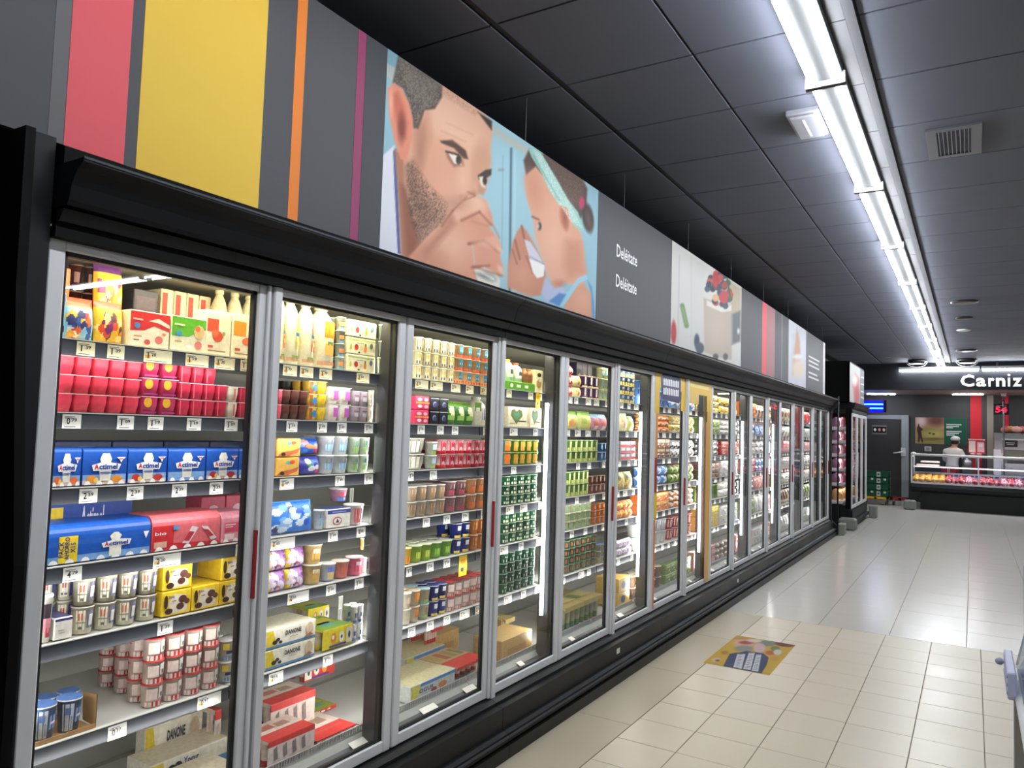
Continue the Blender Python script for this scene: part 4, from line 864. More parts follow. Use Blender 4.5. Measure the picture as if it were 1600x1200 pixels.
row(1, 3, 'C', 'grey-green cup', 549, 592, 2, 2, 762, S(c=(150, 156, 146), lid=(170, 172, 164), rim=(190, 192, 184)), xoff=.13)
row(1, 4, 'P', 'purple and yellow fruit pack', 421, 480, 2, 2, 862, flowpack, depth=.1)
row(1, 4, 'C', 'beige yogurt cup', 484, 509, 1, 2, 852, becup)
row(1, 4, 'C', 'yellow and blue cup', 510, 531, 1, 1, 882, bycup)
row(1, 4, 'C', 'salmon cup', 531, 552, 1, 1, 878, slcup)
row(1, 4, 'C', 'bright pink cup', 552, 574, 1, 1, 872, pkcup2)
row(1, 4, 'B', 'small white carton', 575, 585, 1, 1, 871, S(c=(232, 232, 226), art=[('r', .2, .3, .8, .8, (120, 120, 150))]))
row(1, 4, 'C', 'orange and yellow cup', 565, 588, 1, 1, 841, orcup, zoff=.105, xoff=.02)
row(1, 5, 'B', 'cream and blue dessert box', 412, 492, 1, 2, 986, danbox, depth=.17)
row(1, 5, 'K', 'yellow cartoon yogurt pack', 503, 550, 1, 1, 985, kidbox, depth=.2)
row(1, 5, 'K', 'yellow cartoon pack', 480, 535, 1, 1, 952, kidbox, depth=.14, xoff=.22, zoff=.05, where='behind')
row(1, 5, 'C', 'white yogurt pot with blue base', 551, 582, 2, 2, 948, cwcup, rows=2)
row(1, 5, 'C', 'white pot', 532, 582, 3, 3, 930, cwcup, xoff=.17, where='back row')
row(1, 6, 'K', 'red-banded white yogurt pack', 417, 491, 1, 1, 1160, redbox, depth=.17)
row(1, 6, 'K', 'red-banded yogurt pack', 420, 491, 1, 1, 1100, redbox, depth=.17, zoff=.0, xoff=.19, where='stacked behind')
row(1, 6, 'K', 'white yogurt pack with red edge', 495, 585, 1, 1, 1158, redbox, depth=.24)
row(1, 6, 'K', 'red and green cartoon pack', 525, 590, 1, 1, 1100, kidbox2, depth=.2, xoff=.26)
row(1, 6, 'K', 'red cartoon pack', 522, 590, 1, 1, .10, kidbox2, depth=.14, xoff=.34, zoff=.13, where='upper')
# ------------------------------------------------------------------ door 3
row(2, 0, 'C', 'cream yogurt pot', 651, 714, 5, 3, 525, mcup, rows=2)
row(2, 0, 'C', 'orange and blue yogurt pot', 714, 766, 4, 3, 537, ocup, rows=2)
row(2, 0, 'C', 'green pot', 766, 771, 1, 2, 556, gpack)
row(2, 1, 'B', 'pink fruit carton', 647, 670, 1, 2, 617, pinkcase, depth=.1)
row(2, 1, 'B', 'black dessert cube', 671, 700, 2, 2, 620, blackcube, depth=.08)
row(2, 1, 'P', 'green and white pouch', 700, 744, 3, 1, 626, gpouch)
row(2, 1, 'T', 'white bottle with blue label', 746, 764, 1, 1, 619, milkb)
row(2, 2, 'C', 'large white yogurt tub', 643, 672, 1, 2, 684, bigw, rows=2)
row(2, 2, 'C', 'white and green pot', 673, 687, 1, 2, 690, ywcup)
row(2, 2, 'C', 'red and white yogurt pot', 688, 765, 6, 2, 687, rwcup, rows=2)
row(2, 3, 'C', 'grey and cream yogurt pot', 640, 700, 4, 2, 760, gcup, rows=2)
row(2, 3, 'C', 'mauve yogurt pot', 701, 733, 2, 2, 752, mvcup, rows=2)
row(2, 3, 'C', 'orange and white pot', 734, 763, 2, 2, 748, ogcup, rows=2)
row(2, 4, 'C', 'amber yogurt cup', 634, 647, 1, 1, 857, ylcup)
row(2, 4, 'C', 'lime green yogurt cup', 649, 679, 2, 1, 853, lmcup, rows=2)
row(2, 4, 'C', 'leaf green yogurt cup', 679, 712, 2, 1, 848, gmcup, rows=2)
row(2, 4, 'C', 'navy blue yogurt pot', 712, 738, 2, 2, 818, nvcup, rows=2)
row(2, 4, 'C', 'orange yogurt pot', 739, 762, 2, 2, 812, orpk, rows=2)
row(2, 5, 'C', 'off-white pot', 633, 646, 1, 2, 928, wcup)
row(2, 5, 'C', 'orange-square pot', 646, 660, 1, 2, 924, ocup2, rows=2)
row(2, 5, 'C', 'beige and green pot', 661, 675, 1, 2, 921, bgcup, rows=2)
row(2, 5, 'C', 'royal blue pot', 676, 701, 2, 2, 916, nvcup, rows=2)
row(2, 5, 'C', 'white and red yogurt pot', 702, 759, 5, 2, 910, redcup, rows=2)
row(2, 6, 'K', 'large red and cream yogurt pack', 714, 790, 1, 1, 1043, bigred, depth=.27, xoff=.0, zoff=.0)
row(2, 6, 'K', 'second red and cream pack', 674, 720, 1, 1, .10, bigred, depth=.2, xoff=.3, zoff=.10)
row(2, 6, 'B', 'blue-topped yogurt box', 640, 711, 1, 1, .085, bluebox, depth=.25)
row(2, 6, 'B', 'blue-topped box', 632, 705, 1, 1, .095, bluebox, depth=.24, xoff=.28, where='behind')
row(2, 6, 'B', 'brown cardboard case', 716, 758, 1, 1, 980, tan, depth=.12, xoff=.36)
# ------------------------------------------------------------------ door 4
row(3, 0, 'B', 'green tray', 793, 836, 1, 1, 594, gtray, depth=.16)
row(3, 0, 'T', 'small bottle with yellow cap', 794, 806, 1, 1, 560, gbot, xoff=.02, zoff=.05)
row(3, 0, 'T', 'small bottle with orange cap', 807, 819, 1, 1, 566, obot, xoff=.02, zoff=.05)
row(3, 0, 'T', 'brown jar', 820, 835, 2, 1, 575, jar, xoff=.02, zoff=.05)
row(3, 0, 'B', 'cream jar carton', 836, 847, 1, 1, 577, ccart)
row(3, 0, 'B', 'pale cream carton', 847, 856, 1, 1, 580, ccart)
row(3, 1, 'B', 'cream carton with green heart', 793, 826, 1, 1, 634, heart, depth=.1)
row(3, 1, 'B', 'second heart carton', 828, 852, 1, 1, 636, heart, depth=.1)
row(3, 2, 'C', 'blue and orange cup', 790, 804, 1, 2, 686, gopot((80, 170, 160), (226, 140, 40), (232, 120, 40)), rows=2)
row(3, 2, 'C', 'green and orange cup', 804, 849, 4, 2, 687, gopot((96, 150, 50), (110, 160, 60), (206, 150, 60)), rows=2)
row(3, 3, 'C', 'green and white yogurt cup', 789, 849, 5, 3, 744, dgcup, rows=2)
row(3, 4, 'C', 'dark green yogurt cup', 787, 848, 5, 3, 803, dgcup, rows=2)
row(3, 5, 'C', 'deep green yogurt cup', 785, 845, 5, 4, 866, dgcup2, rows=2)
row(3, 6, 'K', 'green-topped yogurt pack', 803, 846, 1, 1, 962, gbox, depth=.2, xoff=.2)
row(3, 6, 'B', 'tan cardboard tray', 782, 845, 1, 1, 1002, tan, depth=.2)
row(3, 6, 'B', 'upright tan case', 782, 800, 1, 1, 968, tan, depth=.1, xoff=.22)
# ------------------------------------------------------------------ door 5
row(4, 0, 'P', 'red snack pack', 889, 898, 1, 3, 570, redp)
row(4, 0, 'P', 'cream snack pack', 899, 912, 1, 2, 586, crp)
row(4, 0, 'C', 'purple and white cup', 913, 939, 3, 2, 586, purp, rows=2)
row(4, 0, 'C', 'cream and blue cup', 940, 953, 2, 3, 574, yb)
row(4, 0, 'B', 'dark blue tall carton', 900, 938, 3, 1, 562, S(c=(36, 36, 70), art=[('c', .5, .5, .3, .2, (150, 140, 90))]), xoff=.15, depth=.08)
row(4, 1, 'P', 'cream salad pouch with green top', 889, 907, 1, 1, 641, saladp)
row(4, 1, 'P', 'yellowish salad pouch with green top', 908, 928, 1, 1, 642, saladp2)
row(4, 1, 'P', 'pink and blue snack pouch', 929, 952, 2, 1, 646, pinkp)
row(4, 2, 'C', 'tall green cup', 888, 937, 6, 2, 687, talg, rows=2)
row(4, 2, 'C', 'tall blue cup', 938, 952, 2, 2, 692, talb)
row(4, 3, 'C', 'striped green cup', 887, 922, 5, 2, 737, talg, rows=2)
row(4, 3, 'C', 'brown and white cup', 923, 950, 4, 2, 744, brcup)
row(4, 4, 'C', 'pale green cup', 885, 926, 5, 3, 790, lgc, rows=2)
row(4, 4, 'C', 'orange cup', 927, 950, 3, 3, 788, orc)
row(4, 5, 'C', 'speckled green cup', 884, 934, 6, 4, 846, gdot, rows=2)
row(4, 5, 'C', 'yellow and blue cup', 935, 949, 2, 3, 852, mxc)
row(4, 6, 'K', 'green and tan yogurt pack', 882, 946, 2, 1, 950, gbox, depth=.2)
row(4, 6, 'K', 'green and tan pack', 882, 948, 2, 1, 928, gbox, depth=.2, xoff=.22, where='behind')
# ------------------------------------------------------------------ door 6 onwards: same rule, read from the same rows of the photograph
ybl = S(c=(70, 120, 170), rim=(232, 214, 130), lid=(60, 100, 160), taper=.95, lab=[(-70, 70, 0, .35, (232, 205, 90)), (-24, 10, .5, .8, (226, 230, 226))])
row(5, 0, 'C', 'blue and yellow pot', 971, 998, 3, 4, 573, ybl, rows=2)
row(5, 1, 'P', 'cream round cheese pouch', 970, 985, 1, 1, 645, crp)
row(5, 1, 'P', 'pale cheese pouch', 985, 996, 1, 1, 650, saladp2)
row(5, 2, 'B', 'red and grey ham pack', 969, 996, 3, 3, 689, S(c=(170, 160, 164), art=[('r', 0, 0, 1, .4, (196, 60, 60)), ('c', .5, .7, .3, .2, (226, 222, 220))]), depth=.08)
row(5, 3, 'P', 'olive cheese pouch', 968, 994, 2, 1, 738, S(c=(150, 144, 60), nu=10, nv=10, art=blobs(51, [(206, 196, 110), (90, 90, 40), (190, 120, 60)], 16, .1, .9, .18)))
row(5, 4, 'P', 'orange snack pouch', 968, 994, 3, 2, 784, S(c=(214, 130, 50), nu=10, nv=10, art=blobs(52, [(236, 190, 60), (120, 60, 40), (226, 90, 40)], 16, .1, .9, .18)))
row(5, 5, 'P', 'lilac and white pouch', 967, 992, 3, 2, 846, S(c=(206, 200, 214), nu=10, nv=10, art=blobs(53, [(196, 90, 130), (150, 140, 190), (236, 236, 236)], 16, .1, .9, .18)))
row(5, 6, 'B', 'yellow cheese case', 966, 994, 1, 2, 905, S(c=(220, 180, 80), top=(226, 190, 90), art=[('c', .4, .5, .2, .3, (60, 90, 140))]), depth=.2)
PALS = {
 'yellow': [(232, 200, 80), (206, 180, 60), (240, 226, 150), (190, 140, 50)], 'green': [(120, 150, 60), (170, 190, 110), (70, 120, 60), (220, 222, 180)],
 'pink': [(222, 150, 150), (196, 90, 90), (236, 214, 206), (226, 180, 170)], 'white': [(232, 230, 222), (206, 204, 196), (190, 196, 206), (150, 150, 160)],
 'blue': [(90, 140, 206), (190, 214, 232), (60, 90, 170), (232, 236, 238)], 'orange': [(226, 130, 60), (236, 180, 90), (206, 80, 50), (240, 220, 180)],
 'red': [(196, 50, 50), (226, 120, 100), (236, 210, 196), (150, 40, 50)], 'brown': [(130, 96, 70), (196, 170, 130), (90, 66, 56), (222, 206, 180)]}
SHOP = {6: ['blue', 'orange', 'brown', 'blue', 'orange', 'white', 'brown'], 7: ['blue', 'yellow', 'white', 'green', 'orange', 'red', 'green'],
 8: ['yellow', 'green', 'white', 'brown', 'green', 'yellow', 'pink'], 9: ['yellow', 'white', 'red', 'white', 'white', 'white', 'brown'], 10: ['orange', 'white', 'brown', 'red', 'white', 'green', 'pink'],
 11: ['brown', 'blue', 'white', 'blue', 'pink', 'white', 'white'], 12: ['orange', 'brown', 'white', 'pink', 'green', 'red', 'pink'], 13: ['brown', 'white', 'pink', 'white', 'white', 'brown', 'white'],
 14: ['yellow', 'white', 'green', 'white', 'pink', 'white', 'white'], 15: ['red', 'white', 'pink', 'white', 'white', 'green', 'white'], 16: ['red', 'pink', 'white', 'white', 'pink', 'white', 'green']}
for d in range(6, 17):
    for s in range(7):
        q = random.Random(d*31+s); colr = SHOP[d][s]; pal = PALS[colr]
        n = q.choice([4, 5, 6]) if d < 9 else q.choice([3, 4]); lay = q.choice([1, 2, 2, 3]) if d < 10 else q.choice([1, 2])
        kind = q.choice(['P', 'P', 'B', 'B', 'P'][:5]) if d > 8 else q.choice(['P', 'P', 'C', 'B']) if d > 6 else q.choice(['C', 'P', 'B', 'C'])
        if d >= 12 and kind == 'P': lay = 1
        H = [.20, .16, .17, .17, .16, .22, .20][s]*q.uniform(.85, 1.0); a, b = GX[d]+.02, GX[d+1]-.07 if (d % 2) else GX[d+1]-.02
        w_ = (b-a)/n; h_ = H/lay
        st = S(c=pal[0], nu=9, nv=10, rim=pal[2], lid=pal[3], seal=pal[1], top=pal[2])
        if kind == 'P': st['art'] = blobs(d*7+s, pal+[(235, 232, 225), (60, 54, 50)], 16, .08, .92, .2)
        elif kind == 'B': st['art'] = [('r', 0, .62, 1, 1, pal[1]), ('c', .5, .35, .3, .25, pal[2]), ('c', .62, .42, .14, .12, pal[3]), ('c', .36, .3, .1, .1, pal[1]), ('r', .15, .74, .7, .84, (232, 230, 222)), ('r', .7, .05, .92, .2, pal[3])]
        else: st['lab'] = [(-46, 44, .14, .84, pal[2]), (-30, 6, .5, .74, pal[1]), (-14, 30, .2, .42, pal[3]), (12, 34, .55, .7, pal[0])]
        dn = {'P': 'pouch', 'B': 'carton', 'C': 'pot'}[kind]; desc = '%s and %s %s' % (colr, 'dark' if sum(pal[3]) < 360 else ('grey' if colr == 'white' else 'pale'), dn)
        proto = None; X = XS-.018 if s < 6 else XS-.05
        for L in range(lay):
            for k in range(n):
                lab = '%s, %s column, %s%s, %s door' % (desc, ORD[k], ('%s layer, ' % ['bottom', 'second', 'third'][L]) if lay > 1 else '', ('%s shelf' % ORD[s]) if s < 6 else 'bottom deck', ORD[d])
                o = put(kind, desc, w_*.98, h_*.985, .07 if kind != 'C' else w_, st, (X+q.uniform(-.004, .002), a+w_*(k+.5), SZ[s]+.002+h_*L), lab, '%s on the %s shelf behind the %s door' % (desc, ORD[s], ORD[d]), proto)
                if proto is None: proto = o
# hanging yellow flags on two price rails
for (px, py, pw, hh, dr, s) in ((841, 612, .05, .10, 3, 0), (724, 868, .07, .11, 2, 4)):
    Y = y_at(px, XS+.008, SZ[s]-.01)
    mb = MB().box(XS+.006, XS+.008, Y-pw/2, Y+pw/2, SZ[s]-hh, SZ[s]-.005, (238, 208, 40)); mb.box(XS+.008, XS+.0085, Y-pw*.35, Y+pw*.3, SZ[s]-hh*.45, SZ[s]-hh*.2, (226, 150, 40)); mb.box(XS+.008, XS+.0086, Y-pw*.3, Y+pw*.1, SZ[s]-hh*.8, SZ[s]-hh*.6, (60, 60, 60))
    t = build('shelf_flag', mb, 'paper', None, (XS, Y, SZ[s]-hh)); tag(t, 'yellow promotional flag hanging from the %s shelf rail behind the %s door' % (ORD[s], ORD[dr]), 'flag')
# cardboard corner left on the sixth shelf, door one
Ya, Yb_ = y_at(52, XS-.02, SZ[5]), y_at(146, XS-.02, SZ[5])
mb = MB().box(XS-.2, XS-.012, Ya, Yb_, SZ[5]+.0015, SZ[5]+.004, (190, 150, 100)); mb.box(XS-.012, XS-.009, Ya, Yb_, SZ[5]+.002, SZ[5]+.014, (176, 136, 88)); mb.face([(XS-.012, Yb_, SZ[5]+.003), (XS-.1, Yb_+.01, SZ[5]+.003), (XS-.1, Yb_+.006, SZ[5]+.09), (XS-.012, Yb_, SZ[5]+.10)], (196, 158, 104)); mb.face([(XS-.012, Yb_+.003, SZ[5]+.10), (XS-.1, Yb_+.009, SZ[5]+.09), (XS-.1, Yb_+.013, SZ[5]+.003), (XS-.012, Yb_+.003, SZ[5]+.003)], (170, 130, 84))
tag(build('cardboard_tray', mb, 'paper', None, (XS-.1, Ya, SZ[5])), 'torn brown cardboard tray under the blue cups, sixth shelf, first door', 'tray')
tag(build('yogurt_pots', BACK, 'printed'), 'mass of pots standing in the back rows behind the front pots on the shelves', 'pots', kind='stuff')
dups = [k for k, v in used.items() if v > 1]
if dups: print('DUPLICATE LABELS', dups[:20])
lw = [k for k in used if len(k.split()) > 16]
if lw: print('LONG LABELS', len(lw), lw[:5])

# ------------------------------------------------------------------ painted flat prints (posters, floor sticker): colour only, laid on flat boards
def paint(PX, PY, base, shapes):
    col = np.zeros(PX.shape+(3,)); col[:] = base
    for sh in shapes:
        kind, geo, c = sh[0], sh[1], np.array(sh[2], float); soft = sh[3] if len(sh) > 3 else 1.5; al = sh[4] if len(sh) > 4 else 1.0
        if kind == 'e':
            cx, cy, rx, ry = geo[:4]; an = math.radians(geo[4]) if len(geo) > 4 else 0
            dx, dy = PX-cx, PY-cy; ex = dx*math.cos(an)+dy*math.sin(an); ey = -dx*math.sin(an)+dy*math.cos(an)
            q = np.sqrt((ex/rx)**2+(ey/ry)**2); sd = (1-q)*min(rx, ry)
        elif kind == 'l':
            x0, y0, x1, y1, wd = geo; L = math.hypot(x1-x0, y1-y0); t = np.clip(((PX-x0)*(x1-x0)+(PY-y0)*(y1-y0))/L**2, 0, 1)
            sd = wd-np.hypot(PX-x0-t*(x1-x0), PY-y0-t*(y1-y0))
        elif kind == 'n':     # grain inside a polygon
            sd = None
        if kind in 'pn':
            ins = np.zeros(PX.shape, bool); dm = np.full(PX.shape, 1e9); k = len(geo)
            for i in range(k):
                (x0, y0), (x1, y1) = geo[i], geo[(i+1) % k]
                cr = ((y0 > PY) != (y1 > PY)) & (PX < (x1-x0)*(PY-y0)/((y1-y0) or 1e-9)+x0); ins ^= cr
                L = (x1-x0)**2+(y1-y0)**2 or 1e-9; t = np.clip(((PX-x0)*(x1-x0)+(PY-y0)*(y1-y0))/L, 0, 1)
                dm = np.minimum(dm, np.hypot(PX-x0-t*(x1-x0), PY-y0-t*(y1-y0)))
            sd = np.where(ins, dm, -dm)
        a = np.clip(.5+sd/(2*soft), 0, 1)*al
        if kind == 'n':
            rs = np.random.RandomState(4); a = a*rs.rand(*PX.shape)
        col = col*(1-a[..., None])+c*a[..., None]
    return col
def print_sheet(name, P0, U, V, nu, nv, base, shapes, material, parent, crop=(0, 0, 1), thick=.0015, normal=(1, 0, 0), dim=.93):
    """grid sheet from P0 along U and V; shapes given in crop coordinates (x0,y0,scale) of the photo"""
    P0, U, V, N = map(np.array, (P0, U, V, normal))
    uu, vv = np.meshgrid(np.linspace(0, 1, nu+1), np.linspace(0, 1, nv+1), indexing='ij')
    P = P0+uu[..., None]*U+vv[..., None]*V
    d = P-np.array([0, 0, EYE]); k = d@Fv
    PX = (800+FPX*(d@Rv)/k-crop[0])*crop[2]; PY = (600-FPX*(d@Uv)/k-crop[1])*crop[2]
    col = np.clip(paint(PX, PY, base, shapes), 0, 255)/255; gm = col.mean(-1, keepdims=True); col = (gm+(col-gm)*.86)*dim
    lc = np.where(col <= .04045, col/12.92, ((col+.055)/1.055)**2.4)
    o0 = parent['_o'] if parent is not None else [0, 0, 0]
    me = bpy.data.meshes.new(name); V_ = (P+N*thick-np.array(o0)).reshape(-1, 3)
    idx = np.arange((nu+1)*(nv+1)).reshape(nu+1, nv+1)
    F_ = np.stack([idx[:-1, :-1], idx[1:, :-1], idx[1:, 1:], idx[:-1, 1:]], -1).reshape(-1, 4)
    me.from_pydata(V_.tolist(), [], F_.tolist())
    a = me.color_attributes.new('Col', 'FLOAT_COLOR', 'POINT'); a.data.foreach_set('color', np.concatenate([lc.reshape(-1, 3), np.ones((lc.size//3, 1))], 1).ravel())
    me.materials.append(M[material]); me.update()
    o = bpy.data.objects.new(name, me); C.objects.link(o)
    if parent is not None: o.parent = parent; o['_o'] = list(o0)
    return o

# ------------------------------------------------------------------ the long hanging sign
SX, SB, STP = -2.25, 2.482, 3.40
sg = thing('hanging_sign', 'long charcoal sign with coloured stripes and food photographs, hung above the refrigerators', 'sign', (SX, 7.3, SB))
GR = (76, 77, 82)
build('board', MB().box(SX-.02, SX, .2, 14.33, SB, STP, GR), 'paper', sg)
def stripe(y0, y1, col, nm='stripe', e=.0012): return build(nm, MB().box(SX, SX+e, y0, y1, SB+.0005, STP-.0005, col), 'paper', sg)
stripe(.2, 1.078, (74, 76, 80)); stripe(1.08, 1.123, (100, 98, 102)); stripe(1.125, 1.306, (220, 90, 99)); stripe(1.346, 1.823, (226, 187, 68)); stripe(1.963, 2.013, (224, 128, 48))
stripe(2.302, 2.352, (140, 60, 96)); stripe(2.354, 2.486, (66, 69, 74))
stripe(9.611, 9.851, (222, 92, 100)); stripe(9.853, 10.32, (160, 112, 116)); stripe(10.7, 10.8, (110, 112, 116))
cr = (580, 60, 2.726)
